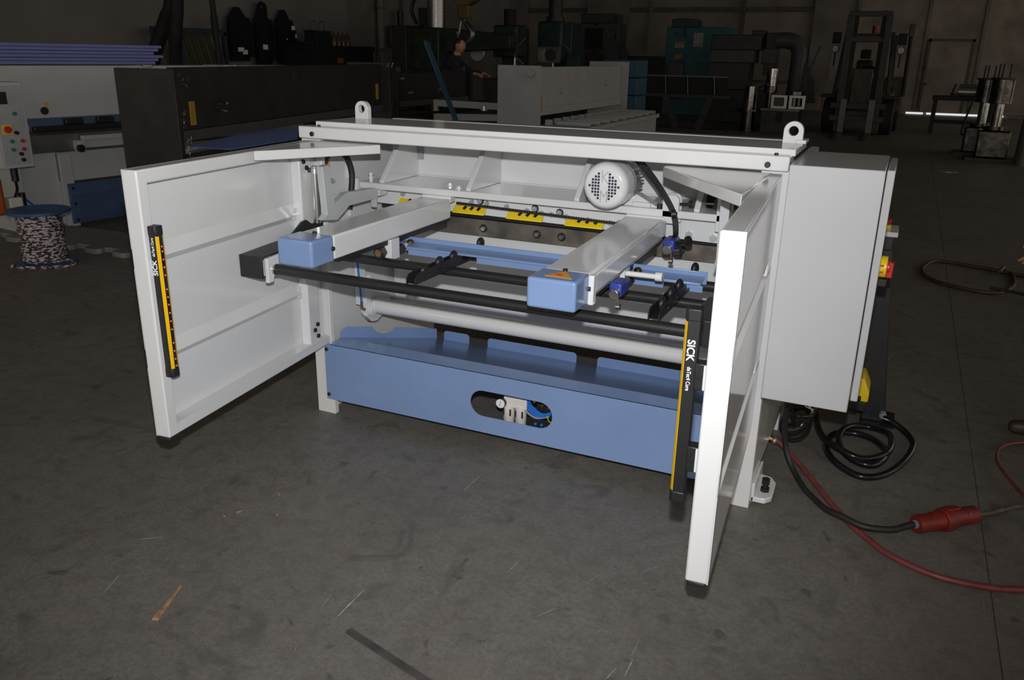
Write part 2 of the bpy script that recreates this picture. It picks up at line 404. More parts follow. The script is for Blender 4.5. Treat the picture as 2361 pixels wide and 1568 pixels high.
# --- lower part of the moving beam, blade, clips
lp = B().prism([(0.10,1.092),(1.86,1.092),(1.86,0.978),(0.10,1.002)], 'y', 0.400, 0.44).build('blade_carrier', WHITE, S, 0.003)
B().prism([(1.655,1.080),(1.835,1.080),(1.835,0.980),(1.655,0.983)], 'y', 0.385, 0.400).build('carrier_pad', WHITE, lp, 0.002)
B().prism([(0.10,1.002),(1.86,0.978),(1.86,0.955),(0.10,0.970)], 'y', 0.46, 0.49).build('gap_shade_strip', BLACK, lp, 0.001)  # black strip paints in the shadowed gap above the lower blade
lb = B().box(0.10, 1.92, 0.575, 0.615, 0.850, 0.935).build('lower_blade', BLADE, S, 0.002)
for x in (0.333, 0.623, 0.913, 1.042, 1.62):
    b_ = B().cyl((x,0.575,0.892),(x,0.571,0.892),0.021,20).build('blade_washer', BPLAST, lb)
    B().cyl((x,0.571,0.892),(x,0.561,0.892),0.012,6).build('blade_bolt', STEEL, b_)
tb = B().box(0.06, 2.055, 0.615, 0.68, 0.375, 0.852).build('table_back_plate', WHITE, S, 0.003)
B().box(0.06, 2.055, 0.68, 1.02, 0.80, 0.850).build('table_top', WHITE, S, 0.003)
for x, z in ((.651,1.050),(.694,1.060),(.731,1.051),(.835,1.046),(.938,1.037),(.975,1.049),(1.01,1.032),(1.059,1.031),
             (1.097,1.042),(1.131,1.028),(1.235,1.024),(1.34,1.021),(1.38,1.026),(.169,1.060),(.272,1.060)):
    screw(lp, (x, 0.400, z), (0,-1,0), 1.2, HEX, 'hex_bolt')
for x, z in ((.694,1.060),(.975,1.049),(1.097,1.042)):
    B().lathe((x,0.3995,z),(0,-1,0),[(0,.018),(.003,.018),(.003,.013)],16).build('black_washer', BPLAST, lp)
for x, z in ((1.694,1.007),(1.796,1.003)): screw(lp, (x, 0.385, z), (0,-1,0), 1.4, HEX, 'hex_bolt')
for x0, x1, z in ((0.255,0.42,1.016),(.560,.726,1.008),(.842,1.021,1.005),(1.133,1.312,1.001)):
    cl = B().prism([(0.399,z+0.021),(0.393,z+0.021),(0.366,z-0.004),(0.366,z-0.010),(0.374,z-0.010),(0.398,z+0.012)], 'x', x0, x1).build('yellow_clip', YELLOW, lp, 0.0015)
    for k in range(3):
        xx = x0+(x1-x0)*(0.40+0.22*k)
        B().obox((xx-0.004,0.3915,z+0.0210),(xx-0.012,0.3790,z+0.0085),0.014,0.005,(0,-.75,.6)).build('slot', BPLAST, cl)
# toothed belt from arm to arm under the shelf
belt = B(); x0, x1 = 0.60, 1.43
z_at = lambda x: 1.049-0.025*(x-0.6)
belt.obox((x0,0.34,z_at(x0)),(x1,0.34,z_at(x1)),0.016,0.004)
n = 70
for i in range(n):
    x = x0+(x1-x0)*i/n; belt.box(x, x+0.0062, 0.332, 0.348, z_at(x)+0.001, z_at(x)+0.0075)
belt.build('toothed_belt', RUBBER, S)
# --- back gauge arms with blue end covers
def arm(xl, za, zb, cover_label, w):
    h = 0.092
    y0, y1 = -0.60, 0.30
    a = B()
    c = [(xl,y0,za-h),(xl+w,y0,za-h),(xl+w,y0,za),(xl,y0,za)]; d = [(xl,y1,zb-h),(xl+w,y1,zb-h),(xl+w,y1,zb),(xl,y1,zb)]
    a.add(c+d, [(0,1,2,3),(7,6,5,4),(0,4,5,1),(1,5,6,2),(2,6,7,3),(3,7,4,0)])
    o = a.build('gauge_arm', WHITE, S, 0.008, seg=3)
    B().box(xl-0.002, xl+w+0.002, 0.29, 0.34, zb-0.02, 1.086).build('arm_flange', WHITE, o, 0.004)
    B().box(xl+0.02, xl+w-0.02, y0+0.05, y1, za-h-0.022, za-h+0.02).build('slide_rail', BLACK, o, 0.002)
    cv = B().box(xl-0.003, xl+w+0.003, -0.735, -0.60, za-h-0.006, za+0.003).build('end_cover', BLUE, o, 0.010, seg=4, label=cover_label)
    screw(cv, (xl+w+0.003, -0.612, za-h*0.5), (1,0,0), 0.95); screw(cv, (xl+w*0.5, -0.612, za+0.003), (0,0,1), 0.95)
    return o, cv
armL, capL = arm(0.440, 1.066, 1.076, 'light blue end cover', 0.150)
armR, capR = arm(1.440, 1.046, 1.078, 'light blue end cover with a yellow warning triangle', 0.162)
zt = 1.046+0.0042
B().prism([(1.485,-0.700),(1.578,-0.702),(1.525,-0.616)], 'z', zt-0.001, zt).build('warning_triangle', ORANGE, capR)
B().prism([(1.512,-0.662),(1.534,-0.664),(1.529,-0.672),(1.548,-0.674),(1.518,-0.692),(1.526,-0.679),(1.508,-0.677)], 'z', zt, zt+0.0006).build('lightning_mark', RINK, capR)
# metal guide strip on the right arm's outer side, limit switches
gs = B().obox((1.612,-0.58,1.012),(1.612,0.28,1.045),0.014,0.06).build('guide_strip', WHITE, armR, 0.002)
B().box(1.601,1.622,-0.615,-0.585,0.945,1.045).build('strip_end', WHITE, armR, 0.004)
def limit_switch(p, parent, s=1.0):
    x, y, z = p
    b_ = B().box(x-0.022*s,x+0.022*s,y-0.045*s,y+0.045*s,z-0.024*s,z+0.024*s).build('limit_switch', NAVY, parent, 0.006)
    B().cyl((x,y-0.045*s,z-0.012*s),(x,y-0.064*s,z-0.012*s),0.018*s,16).build('switch_head', STEEL, b_, 0.002)
    B().obox((x+0.016*s,y-0.06*s,z-0.01*s),(x+0.02*s,y-0.062*s,z-0.05*s),0.006,0.003).cyl((x+0.012*s,y-0.062*s,z-0.052*s),(x+0.026*s,y-0.062*s,z-0.052*s),0.011*s,12).build('roller_lever', STEEL, b_)
    return b_
limit_switch((1.648,-0.42,0.965), S)
limit_switch((1.672,0.17,1.005), S, 1.05)
B().cyl((1.70,0.16,1.01),(1.745,0.14,1.03),0.009,10).cyl((1.742,0.141,1.029),(1.752,0.137,1.033),0.020,12).build('locking_knob', BPLAST, S)
B().cyl((1.70,0.14,0.985),(1.722,0.135,0.990),0.014,10).build('locking_stud', STEEL, S)
B().cyl((1.625,-0.275,0.978),(1.745,-0.275,0.980),0.010,12).cyl((1.735,-0.275,0.980),(1.760,-0.275,0.981),0.0165,12).build('stop_pin', WHITE, S, 0.001)
# hangers carrying the gauge bar
def hanger(x0, x1, zt_, zb_, knob):
    h_ = B().box(x0, x1, -0.205, -0.14, zb_, zt_).build('bar_hanger', WHITE, S, 0.002)
    if knob:
        xm = x0+0.004
        B().cyl((xm,-0.205,zb_+0.032),(xm,-0.232,zb_+0.032),0.028,6).build('hex_nut', BPLAST, h_, 0.002)
        B().cyl((xm,-0.232,zb_+0.032),(xm,-0.237,zb_+0.032),0.016,20).build('stud_end', BRONZE, h_)
    B().cyl((x1-0.01,-0.14,zb_+0.03),(x1-0.01,-0.105,zb_+0.031),0.022,6).build('back_nut', BPLAST, h_)
    B().cyl((x1-0.01,-0.105,zb_+0.031),(x1-0.01,-0.06,zb_+0.033),0.018,16).build('gauge_rod', WHITE, h_, 0.001)
    B().lathe((x1+0.012,-0.072,0.939),(0,0,1),[(0,.016),(.008,.016),(.014,.009),(.014,.004)],14).build('bar_screw', BRONZE, h_)
hanger(0.535, 0.585, 0.975, 0.888, True)
hanger(1.545, 1.600, 0.97, 0.876, False)
# blue gauge bar (angle section with stiffener strips)
gb = B().prism([(-0.035,0.957),(-0.028,0.957),(-0.028,0.909),(-0.035,0.909)], 'x', 0.50, 1.868).prism([(-0.035,0.939),(-0.10,0.928),(-0.10,0.918),(-0.096,0.918),(-0.094,0.924),(-0.035,0.932)], 'x', 0.52, 1.86).build('gauge_bar', BLUE, S, 0.0015, label='long light blue angle bar')
for x0, x1 in ((0.60,0.81),(0.93,1.40),(1.60,1.72),(1.80,1.868)):
    B().box(x0, x1, -0.098, -0.092, 0.893, 0.9172).build('bar_strip', BLUE, gb, 0.001)
# --- sheet support: tubes, roller channels, end brackets
sp = B().cyl((0.235,-0.52,0.876),(1.93,-0.52,0.876),0.0205,20).build('front_tube', BLACK, S)
B().cyl((0.235,-0.52,0.876),(0.245,-0.52,0.876),0.024,20).build('tube_collar', STEEL, sp)
B().cyl((0.22,-0.22,0.880),(1.95,-0.22,0.882),0.0195,20).build('middle_tube', BLACK, S)
B().cyl((0.22,0.00,0.895),(1.95,0.00,0.895),0.0195,20).build('rear_tube', BLACK, S)
for xc in (0.868, 1.800):
    ch = B()
    for sx in (-0.020, 0.016):
        ch.prism([(-0.515,0.893),(-0.515,0.914),(-0.498,0.930),(-0.47,0.934),(-0.16,0.936),(-0.13,0.908),(-0.005,0.908),(0.015,0.926),(0.09,0.928),(0.10,0.920),(0.10,0.895),(-0.06,0.895)], 'x', xc+sx, xc+sx+0.004)
    ch.box(xc-0.018, xc+0.018, -0.51, 0.10, 0.896, 0.899)
    c_ = ch.build('roller_channel', BLACK, S, 0.001)
    for y, z in ((-0.41,0.9235),(-0.295,0.9315),(-0.18,0.9315),(0.060,0.9415)):
        B().ball((xc,y,z), 0.0265, 14, 8, (0.58,1,1)).build('roller', BPLAST, c_)
        B().ball((xc+0.021,y+0.0,z-0.012), 0.0055, 10, 6).build('rivet', BPLAST, c_)
# end cover and curved lever at the left end
ec = B().prism([(-0.575,0.935),(-0.575,0.868),(-0.570,0.848),(-0.555,0.838),(-0.53,0.835),(-0.53,0.838),(-0.572,0.86),(-0.572,0.932),(-0.30,0.945),(-0.30,0.95)], 'x', 0.105, 0.218).build('end_hood', BLACK, S)
B().box(0.104,0.2185,-0.580,-0.576,0.845,0.936).build('hood_face', BLACK, ec, 0.002)
B().prism([(-0.565,0.828),(-0.565,0.928),(-0.40,0.94),(-0.40,0.90),(-0.53,0.85),(-0.535,0.828)], 'x', 0.218, 0.236).build('tube_bracket', WHITE, S, 0.003)
lev = [(-0.40,0.90),(-0.33,0.936),(-0.246,0.968),(-0.19,1.003),(-0.159,1.007),(-0.143,0.995),(-0.125,0.984),(-0.045,0.978),(-0.045,0.958),(-0.10,0.94),(-0.20,0.88),(-0.38,0.87)]
B().prism(lev, 'x', 0.106, 0.118).build('curved_lever', BLACK, S, 0.001)
# mirrored right end, mostly behind the door
B().box(1.93,2.04,-0.575,-0.30,0.85,0.94).build('end_hood', BLACK, S, 0.006)
B().prism([(a,b) for a,b in lev], 'x', 1.955, 1.967).build('curved_lever', BLACK, S, 0.001)
# grey swing lever (Y shape) and air cylinder
yv = [(-0.160,1.013),(-0.124,1.033),(-0.142,1.242),(-0.096,1.246),(-0.066,1.072),(0.027,1.109),(0.252,1.100),(0.281,1.091),(0.261,1.005),(0.256,1.050),(0.044,1.047),(-0.053,0.997)]
B().prism(yv, 'x', 0.172, 0.205).build('swing_lever', mat('light_grey_paint',(0.50,0.51,0.52),0.35,namt=0.02), S, 0.002)
yr = [(a,b) for a,b in yv]
B().prism(yr, 'x', 1.91, 1.943).build('swing_lever', MATS['light_grey_paint'], S, 0.002)
cy = B().cyl((0.125,-0.095,1.205),(0.125,-0.095,0.985),0.0175,24).build('air_cylinder', CHROME, S)
B().cyl((0.125,-0.095,1.200),(0.125,-0.095,1.226),0.0175,20,0.0165).cyl((0.125,-0.095,1.226),(0.125,-0.095,1.236),0.0155,20,0.012).build('cylinder_head', ZINC, cy, 0.001)
B().cyl((0.103,-0.10,1.208),(0.103,-0.10,1.226),0.009,10).build('cylinder_fitting', BPLAST, cy)
B().tube([(0.14,-0.080,1.19),(0.147,-0.075,1.15),(0.148,-0.075,1.08),(0.142,-0.078,1.02)],0.0035,8).build('air_line', PNEU, cy)
# black corrugated hose, sticker, bolt on the left side frame
B().tube([(0.075,0.02,1.215),(0.085,0.05,1.262),(0.09,0.12,1.275),(0.095,0.185,1.245),(0.10,0.215,1.17),(0.10,0.205,1.08),(0.095,0.19,1.0)],0.0145,12).build('bent_hose', RUBBER, S)
st = B().box(0.0352,0.0358,0.10,0.135,1.20,1.255).build('warning_sticker', ORANGE, S)
B().obox((0.0363,0.112,1.243),(0.0363,0.122,1.228),0.001,0.005).obox((0.0363,0.122,1.228),(0.0363,0.112,1.215),0.001,0.005).build('sticker_mark', INK, st)
B().cyl((0.035,0.12,1.14),(0.05,0.12,1.14),0.014,6).cyl((0.05,0.12,1.14),(0.066,0.12,1.14),0.010,12).build('side_bolt', ZINC, S)
B().box(0.035,0.05,0.26,0.275,0.95,1.34).build('side_rail', WHITE, S, 0.002)
B().box(0.035,0.042,0.06,0.24,1.07,1.085).build('side_ledge', WHITE, S, 0.002)
B().cyl((0.075,0.26,1.07),(0.075,0.26,1.14),0.03,16).build('pivot_boss', WHITE, S, 0.004)
# --- round torque tube with brackets
tt = B().cyl((0.15,0.30,0.497),(W-0.15,0.30,0.497),0.040,28).build('torque_tube', WHITE, S)
for x, sx in ((0.115,1),(W-0.14,-1)):
    br_ = B().prism([(0.235,0.53),(0.235,0.455),(0.275,0.415),(0.325,0.405),(0.45,0.45),(0.45,0.56),(0.34,0.575),(0.28,0.66),(0.24,0.62)], 'x', x, x+0.025).build('tube_bracket', WHITE, S, 0.003)
    B().lathe((x-0.012,0.275,0.485),(1,0,0),[(0,.010),(0,.042),(.05,.042),(.05,.030),(.058,.030),(.058,.010)],24).build('bearing_boss', WHITE, br_, 0.001)
B().box(0.10,0.125,0.20,0.26,0.52,0.86).build('guide_post', WHITE, S, 0.002)
B().tube([(0.150,0.16,0.86),(0.15,0.16,0.75),(0.155,0.165,0.62),(0.158,0.168,0.545)],0.0052,8).build('air_line', PNEU, S)
B().cyl((0.158,0.168,0.55),(0.158,0.168,0.515),0.0075,10).cyl((0.158,0.168,0.518),(0.175,0.172,0.512),0.0065,10).build('brass_elbow', BRONZE, S)
# --- blue scrap chute across the bottom
zt1, zb1 = 0.378, 0.090
slot_loop = []
for cx, a0 in ((1.200, -PI/2), (0.925, PI/2)):
    for i in range(11):
        t = a0+PI*i/10; slot_loop.append((cx+0.062*math.cos(t), 0.232+0.062*math.sin(t)))
outer = proj_loop(slot_loop, 0.80, 1.325, zb1, zt1)
for k in range(len(slot_loop)):
    pass
ch_ = B().plate(outer, slot_loop, 'y', -0.022, -0.018)
ch_.box(0.064, 0.80, -0.022, -0.018, zb1, zt1).box(1.325, 2.045, -0.022, -0.018, zb1, zt1)
chute = ch_.build('chute_face', BLUE, S, label='long blue sheet metal front of the chute with an oval opening')
zc_ = zt1+0.010; tk = 0.003
top = [(0.10,-0.022,zt1),(2.03,-0.022,zt1),(2.03,0.062,zc_),(0.10,0.062,zc_),(1.86,0.660,0.235),(0.296,0.660,0.235)]
ctp = B().add(top+[(x,y,z-tk) for x,y,z in top], [(0,1,2,3),(3,2,4,5),(6,9,8,7),(9,11,10,8),(0,6,7,1),(1,7,8,2),(2,8,10,4),(4,10,11,5),(5,11,9,3),(3,9,6,0)]).build('chute_top', BLUE, S, flat=True)
for x0, x1 in ((0.343,0.498),(0.610,1.115),(1.227,1.80)):
    lp_ = rr(x0, x1, 0.19, 0.286, 0.018, 4)
    B().prism([(a, max(b,0.232)) for a,b in lp_], 'y', 0.658, 0.661).build('chute_tab', BLUE, ctp)
# slanting side flange with a round notch
A_ = Vector((0.10,0.062,zc_-0.002)); B_ = Vector((0.296,0.660,0.233)); dd = (B_-A_); ln = math.hypot(dd.x, dd.y)
pr = [(0,0),(0,0.028),(0.02,0.048),(0.05,0.058),(0.31*ln,0.060)]+[((0.425+0.105*math.cos(t))*ln, 0.060-0.036*math.sin(t)) for t in [PI-PI*i/8 for i in range(1,8)]]+[(0.54*ln,0.060),(ln,0.056),(ln,0)]
ex = Vector((dd.x,dd.y,0)).normalized(); M_ = frame(A_, ex, (0,0,1))
fb_ = B().prism([(a, b+dd.z*a/ln) for a,b in pr], 'z', -0.0015, 0.0015).xf(M_).build('chute_flange', BLUE, ctp)
for x, z in ((0.078,0.350),(0.078,0.115)): screw(chute, (x, -0.022, z), (0,-1,0), 1.0)
for x, z in ((2.03,0.350),(2.03,0.115)): screw(chute, (x, -0.022, z), (0,-1,0), 1.0)
# --- rear doors
Z0, Z1, WD, TH = 0.376, 1.336, 1.125, 0.062
def door(hx, hy, ang, side):
    d = Vector((math.sin(ang), -math.cos(ang), 0)); n = Vector((math.cos(ang), math.sin(ang), 0))*side
    if side < 0: n = Vector((-math.cos(ang), -math.sin(ang), 0))
    M = frame((hx, hy, 0), d, n)
    M = Matrix(((d.x, n.x, 0, hx), (d.y, n.y, 0, hy), (0, 0, 1, 0), (0, 0, 0, 1)))
    # pressed skin with two creases: profile in (n, z)
    def crease(zc): return [(0.000, zc+0.062), (0.020, zc+0.014), (0.000, zc-0.010)]
    out = [(0, Z1)]+crease(1.010)+crease(0.650)+[(0, Z0)]
    inn = [(a+0.004, b) for a, b in reversed(out)]
    sk = B().prism([(a, b) for a, b in out+inn], 'x', 0.01, WD-0.002).xf(M)
    D = sk.build('rear_door', WHITE, S, 0.0, flat=True, label='white sheet metal door with two pressed creases')
    rim = [(0.0,Z1),(WD,Z1),(WD,Z0),(0.0,Z0),(0.0,Z0+0.040),(WD-0.048,Z0+0.040),(WD-0.048,Z1-0.048),(0.0,Z1-0.048)]
    B().prism(rim, 'y', 0.0, TH).xf(M).build('door_rim', WHITE, D, 0.006, seg=3)
    hp = B().box(0.055, 0.150, 0.002, 0.050, Z0+0.03, Z1-0.04).xf(M).build('hinge_rim', WHITE, D, 0.008, seg=3)
    B().box(0.0, 0.055, 0.002, 0.030, Z0+0.01, Z1-0.01).xf(M).build('hinge_leaf', WHITE, D, 0.004)
    for s_, z in ((0.12,1.255),(0.098,1.226),(0.086,0.497),(0.110,0.475),(0.086,0.440)):
        screw(hp, M @ Vector((s_,0.050,z)), n, 1.15)
    for zc in (1.010, 0.650):      # joggled stiffener ends where the creases meet the rims
        B().prism([(0.15,zc-0.012),(0.175,zc-0.004),(0.175,zc+0.034),(0.15,zc+0.045)], 'y', 0.002, 0.020).xf(M).build('crease_end', WHITE, D, 0.002)
    B().box(WD-0.062, WD-0.004, 0.006, TH-0.006, Z0-0.016, Z0).xf(M).build('rubber_foot', RUBBER, D, 0.005)
    return D, M, n
DL, ML, nL = door(0.024, -0.010, 0.1123, 1)
DR, MR, nR = door(2.0911, -0.010, 0.0644, -1)
# triangular top shields
def shield(tri, name='top_shield'):
    B().prism(tri, 'z', 1.303, 1.341).build(name, WHITE, S, 0.004, seg=3)
shield([(0.170,-0.520),(0.440,-0.042),(0.425,-0.036),(0.125,-0.036),(0.125,-0.12)])
shield([(2.055,-0.600),(2.060,-0.060),(1.70,-0.048),(1.683,-0.060),(1.684,-0.090)])
# --- light curtains on the doors
def curtain(M, D, s, n0, z0, z1, flip, label):
    """s along door, n0 distance off the skin; the optics face away from the door"""
    c = B().prism([(s-0.018,n0),(s+0.018,n0),(s+0.018,n0+0.030),(s+0.010,n0+0.036),(s-0.010,n0+0.036),(s-0.018,n0+0.030)], 'z', z0, z1).xf(M).build('light_curtain', BPLAST, S, 0.0015, label=label)
    for a, b in ((z0-0.010, z0+0.022), (z1-0.022, z1+0.010)):
        B().prism([(s-0.020,n0-0.002),(s+0.020,n0-0.002),(s+0.020,n0+0.031),(s+0.011,n0+0.038),(s-0.011,n0+0.038),(s-0.020,n0+0.031)], 'z', a, b).xf(M).build('curtain_end_cap', BPLAST, c, 0.003)
    for sg in (-1, 1):
        B().prism([(s+sg*0.009,n0+0.0362),(s+sg*0.0186,n0+0.0300),(s+sg*0.0196,n0+0.0310),(s+sg*0.009,n0+0.0376)], 'z', z0+0.024, z1-0.024).xf(M).build('yellow_stripe', YSTRIPE, c)
    B().box(s-0.0075, s+0.0075, n0+0.0355, n0+0.0365, z0+0.03, z1-0.03).xf(M).build('optics_window', mat('dark_lens',(0.01,0.006,0.006),0.12) if 'dark_lens' not in MATS else MATS['dark_lens'], c)
    for zb in (z0+0.125, z1-0.165):
        br = B().box(s-0.016, s+0.022, n0-0.026, n0+0.002, zb-0.036, zb+0.036).xf(M).build('clamp', BPLAST, c, 0.003)
        B().box(s+0.004, s+0.026, 0.004, n0-0.020, zb-0.034, zb+0.034).xf(M).build('clamp_bracket', WHITE, br, 0.003)
        screw(br, M @ Vector((s+0.0225, n0-0.012, zb)), M.to_3x3() @ Vector((1,0,0)), 0.6)
    return c
cL = curtain(ML, DL, 1.086, 0.058, 0.618, 1.140, False, 'black and yellow light curtain bar with lit red dots')
cR = curtain(MR, DR, 1.078, 0.090, 0.600, 1.120, True, 'black and yellow light curtain bar seen from its side')
ledm = B().ball((0,0,0), 0.0028, 8, 6).mesh('led', LED)
for z in (1.080,1.063,1.035,1.008,0.980,0.930,0.902,0.875,0.845,0.815,0.785,0.735,0.705,0.675,0.650):
    o = inst(ledm, 'led', cL, ML @ Vector((1.086,0.0950,z)))
# lettering on the narrow side of each bar
ex = ML.to_3x3() @ Vector((1,0,0)); nn = ML.to_3x3() @ Vector((0,1,0))
text_mesh('brand_lettering', 'SICK', 0.026, WINK, cL, frame(ML @ Vector((1.1045,0.074,0.980)), (0,0,1), nn*-1), 0.0006, 1.0)
text_mesh('model_lettering', 'deTec4 Core', 0.015, WINK, cL, frame(ML @ Vector((1.1045,0.074,1.046)), (0,0,1), nn*-1), 0.0002, 0.8)
nn = MR.to_3x3() @ Vector((0,1,0))
text_mesh('brand_lettering', 'SICK', 0.027, WINK, cR, frame(MR @ Vector((1.0965,0.1075,1.050)), (0,0,-1), nn*-1), 0.0006, 1.0)
text_mesh('model_lettering', 'deTec4 Core', 0.015, WINK, cR, frame(MR @ Vector((1.0965,0.107,0.978)), (0,0,-1), nn*-1), 0.0002, 0.8)
B().tube([ML @ Vector(p) for p in ((1.10,0.01,1.12),(1.105,0.02,1.09),(1.10,0.045,1.075),(1.09,0.06,1.05),(1.088,0.062,1.02))], 0.0035, 8).build('sensor_lead', CABLE, cL)
B().tube([MR @ Vector(p) for p in ((1.06,0.05,1.10),(1.0,0.06,1.14),(0.9,0.03,1.16),(0.8,0.012,1.13))], 0.004, 8).build('sensor_lead', CABLE, cR)
# --- electrical cabinet on the right
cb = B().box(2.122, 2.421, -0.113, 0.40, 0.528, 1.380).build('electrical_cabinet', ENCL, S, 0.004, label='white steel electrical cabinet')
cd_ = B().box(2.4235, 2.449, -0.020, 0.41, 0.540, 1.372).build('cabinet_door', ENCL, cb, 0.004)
sw = B().cyl((2.449,0.20,1.000),(2.472,0.20,1.000),0.040,28).build('isolator_plate', YELLOW, cb, 0.003)
B().box(2.472,2.494,0.184,0.216,0.962,1.020).cyl((2.470,0.20,1.0),(2.484,0.20,1.0),0.024,20).build('isolator_handle', RED, sw, 0.004)
B().box(2.449,2.480,0.175,0.225,0.930,0.958).build('isolator_base', BPLAST, sw, 0.003)
for dz in (-0.012,0.012): B().box(2.4505,2.4625,0.1592,0.1606,0.999+dz-0.004,0.999+dz+0.004).build('red_mark', RINK, sw)
B().box(2.062, 2.122, 0.10, 0.30, 0.60, 1.30).build('cabinet_mount', WHITE, cb, 0.003)
# --- gear motor on the shelf
mo = B().lathe((1.398,0.105,1.222),(0,1,0),[(0.000,0.002),(0.000,0.072),(0.004,0.082),(0.014,0.091),(0.030,0.0945),(0.130,0.0945),(0.130,0.085)],48).build('motor', WHITE, S)
B().lathe((1.398,0.235,1.222),(0,1,0),[(0,0.02),(0,0.072),(0.13,0.072),(0.14,0.055),(0.16,0.05),(0.16,0.02)],32).build('motor_body', STEEL, mo)
for i in range(20):
    t = 2*PI*i/20; c = Vector((1.398,0.24,1.222)); u = Vector((math.cos(t),0,math.sin(t)))
    B().obox(c+u*0.081, c+u*0.081+Vector((0,0.12,0)), 0.006, 0.020, u).build('cooling_fin', ZINC, mo)
lab = B()
for i in range(7):
    for k in range(2):
        pass
B().lathe((1.398,0.20,1.222),(0,1,0),[(0,0.0951),(0.022,0.0951)],48).build('name_band', mat('lilac_label',(0.42,0.42,0.55),0.3), mo)
fy = 0.1046
vent = B(); ink = B()
def dot(x, z, r): ink.box(1.398+x-r, 1.398+x+r, fy-0.0004, fy, 1.222+z-r, 1.222+z+r)
cols_l = {-0.061:(0,), -0.048:(-2,-1,0,1,2), -0.036:(-3,-2,-1,0,1,2,3), -0.024:(-4,-3,-2,-1,0,1,2,3,4)}
for x, rows in cols_l.items():
    for r_ in rows: dot(x, r_*0.0122, 0.0045)
for x, rows in {0.022:(-4,-3,-2,-1,0,1,2,3,4), 0.0345:(-3,-2,-1,0,1,2,3), 0.047:(-2,-1,0,1,2), 0.0595:(0,)}.items():
    for r_ in rows: dot(x, r_*0.0122, 0.0045)
kx = [(-0.009,0.058-0.0068*i) for i in range(7)]+[(-0.004+0.0044*i,0.038+0.005*i) for i in range(5)]+[(-0.002+0.0042*i,0.033-0.005*i) for i in range(5)]
mx_ = [(-0.013,-0.020-0.0068*i) for i in range(7)]+[(0.013,-0.020-0.0068*i) for i in range(7)]+[(-0.010+0.0034*i,-0.024-0.006*i) for i in range(4)]+[(0.010-0.0034*i,-0.024-0.006*i) for i in range(3)]
for x, z in kx+mx_: dot(x, z, 0.0015)
ink.build('fan_grille_holes', INK, mo, label='dark punched grille holes with dotted letters')
mb = B().prism([(1.345,1.116),(1.565,1.116),(1.530,1.135),(1.47,1.165),(1.43,1.15),(1.36,1.15)], 'y', 0.33, 0.40).build('motor_foot', WHITE, S, 0.003)
B().box(1.455,1.535,0.315,0.40,1.116,1.136).build('clamp_block', WHITE, mb, 0.003)
B().cyl((1.495,0.355,1.136),(1.495,0.355,1.146),0.016,16).build('clamp_bolt', WHITE, mb, 0.001)
B().cyl((1.575,0.32,1.116),(1.575,0.32,1.136),0.012,12).build('black_foot', BPLAST, mb)
# flanged end plates of the right arm with knob
for y in (0.30, 0.345):
    e = B().prism([(1.590,1.06),(1.660,1.06),(1.660,1.165),(1.645,1.18),(1.605,1.18),(1.590,1.165)], 'y', y, y+0.016).build('end_lug', WHITE, S, 0.004)
B().cyl((1.66,0.32,1.142),(1.70,0.315,1.146),0.006,10).cyl((1.70,0.315,1.146),(1.716,0.313,1.148),0.015,14).build('clamp_screw', BPLAST, S)
B().cyl((1.622,0.296,1.142),(1.622,0.304,1.142),0.014,6).build('lug_nut', ZINC, S)
# drive belt beside the motor
bl = B().obox((1.530,0.40,1.225),(1.600,0.40,1.120),0.016,0.005,(1,0,.6))
for i in range(10):
    t = i/10; bl.obox((1.523+0.07*t,0.40,1.222-0.105*t),(1.5255+0.07*t,0.40,1.2185-0.105*t),0.016,0.008,(1,0,.6))
bl.build('drive_belt', RUBBER, S)
# cable bundles
for k in range(3):
    B().tube([(1.455+0.012*k,0.22,1.345),(1.52+0.012*k,0.225,1.285),(1.60+0.008*k,0.22,1.20),(1.655+0.006*k,0.215,1.12),(1.675+0.005*k,0.20,1.045),(1.672,0.18,1.025)],0.0062,8).build('cable', CABLE, S)
B().tube([(1.655,0.205,1.118),(1.672,0.21,1.12)],0.017,10,smooth=False).build('cable_tie', BPLAST, S)
for k in range(4):
    B().tube([(1.79+0.009*k,0.46,1.27),(1.765+0.010*k,0.45,1.20),(1.742+0.009*k,0.44,1.15),(1.738+0.008*k,0.44,1.117)],0.007,8).build('cable', CABLE, S)
B().box(1.735,1.775,0.428,0.452,1.133,1.139).build('cable_tie', WINK, S)
# right hand upright, stop bolt and bracket near the door
B().box(1.815,1.855,0.30,0.34,1.045,1.215).build('upright', WHITE, S, 0.003)
u2 = B().box(1.872,1.905,0.16,0.20,1.00,1.205).build('pivot_upright', WHITE, S, 0.006)
B().cyl((1.905,0.18,1.175),(1.97,0.18,1.175),0.009,12).cyl((1.925,0.18,1.175),(1.96,0.18,1.175),0.015,8).build('pivot_screw', BPLAST, u2)
# --- air service unit seen through the opening
FY = 0.10
SH = Matrix.Translation((0.075, 0, -0.015))
fr = B().box(0.905,1.02,FY-0.02,FY+0.03,0.205,0.255).xf(SH).build('air_service_unit', FRLW, S, 0.004, label='off-white plastic air filter and regulator')
for x in (0.925, 0.985):
    c_ = B().lathe((x,FY,0.215),(0,0,-1),[(0,.02),(0,.027),(.07,.027),(.072,.0255),(.15,.025),(.158,.02),(.158,.004)],24).xf(SH).build('filter_bowl', FRLW, fr)
    for sx in (-0.016, 0.016):
        for za in (0.165, 0.085): B().box(x+sx-0.003,x+sx+0.003,FY-0.0262,FY-0.018,za,za+0.032).xf(SH).build('bowl_slot', INK, c_)
gg = B().cyl((0.897,FY-0.035,0.223),(0.897,FY-0.012,0.223),0.024,24).xf(SH).build('pressure_gauge', BPLAST, fr, 0.002)
B().cyl((0.897,FY-0.038,0.223),(0.897,FY-0.034,0.223),0.0215,24).xf(SH).build('gauge_face', WINK, gg)
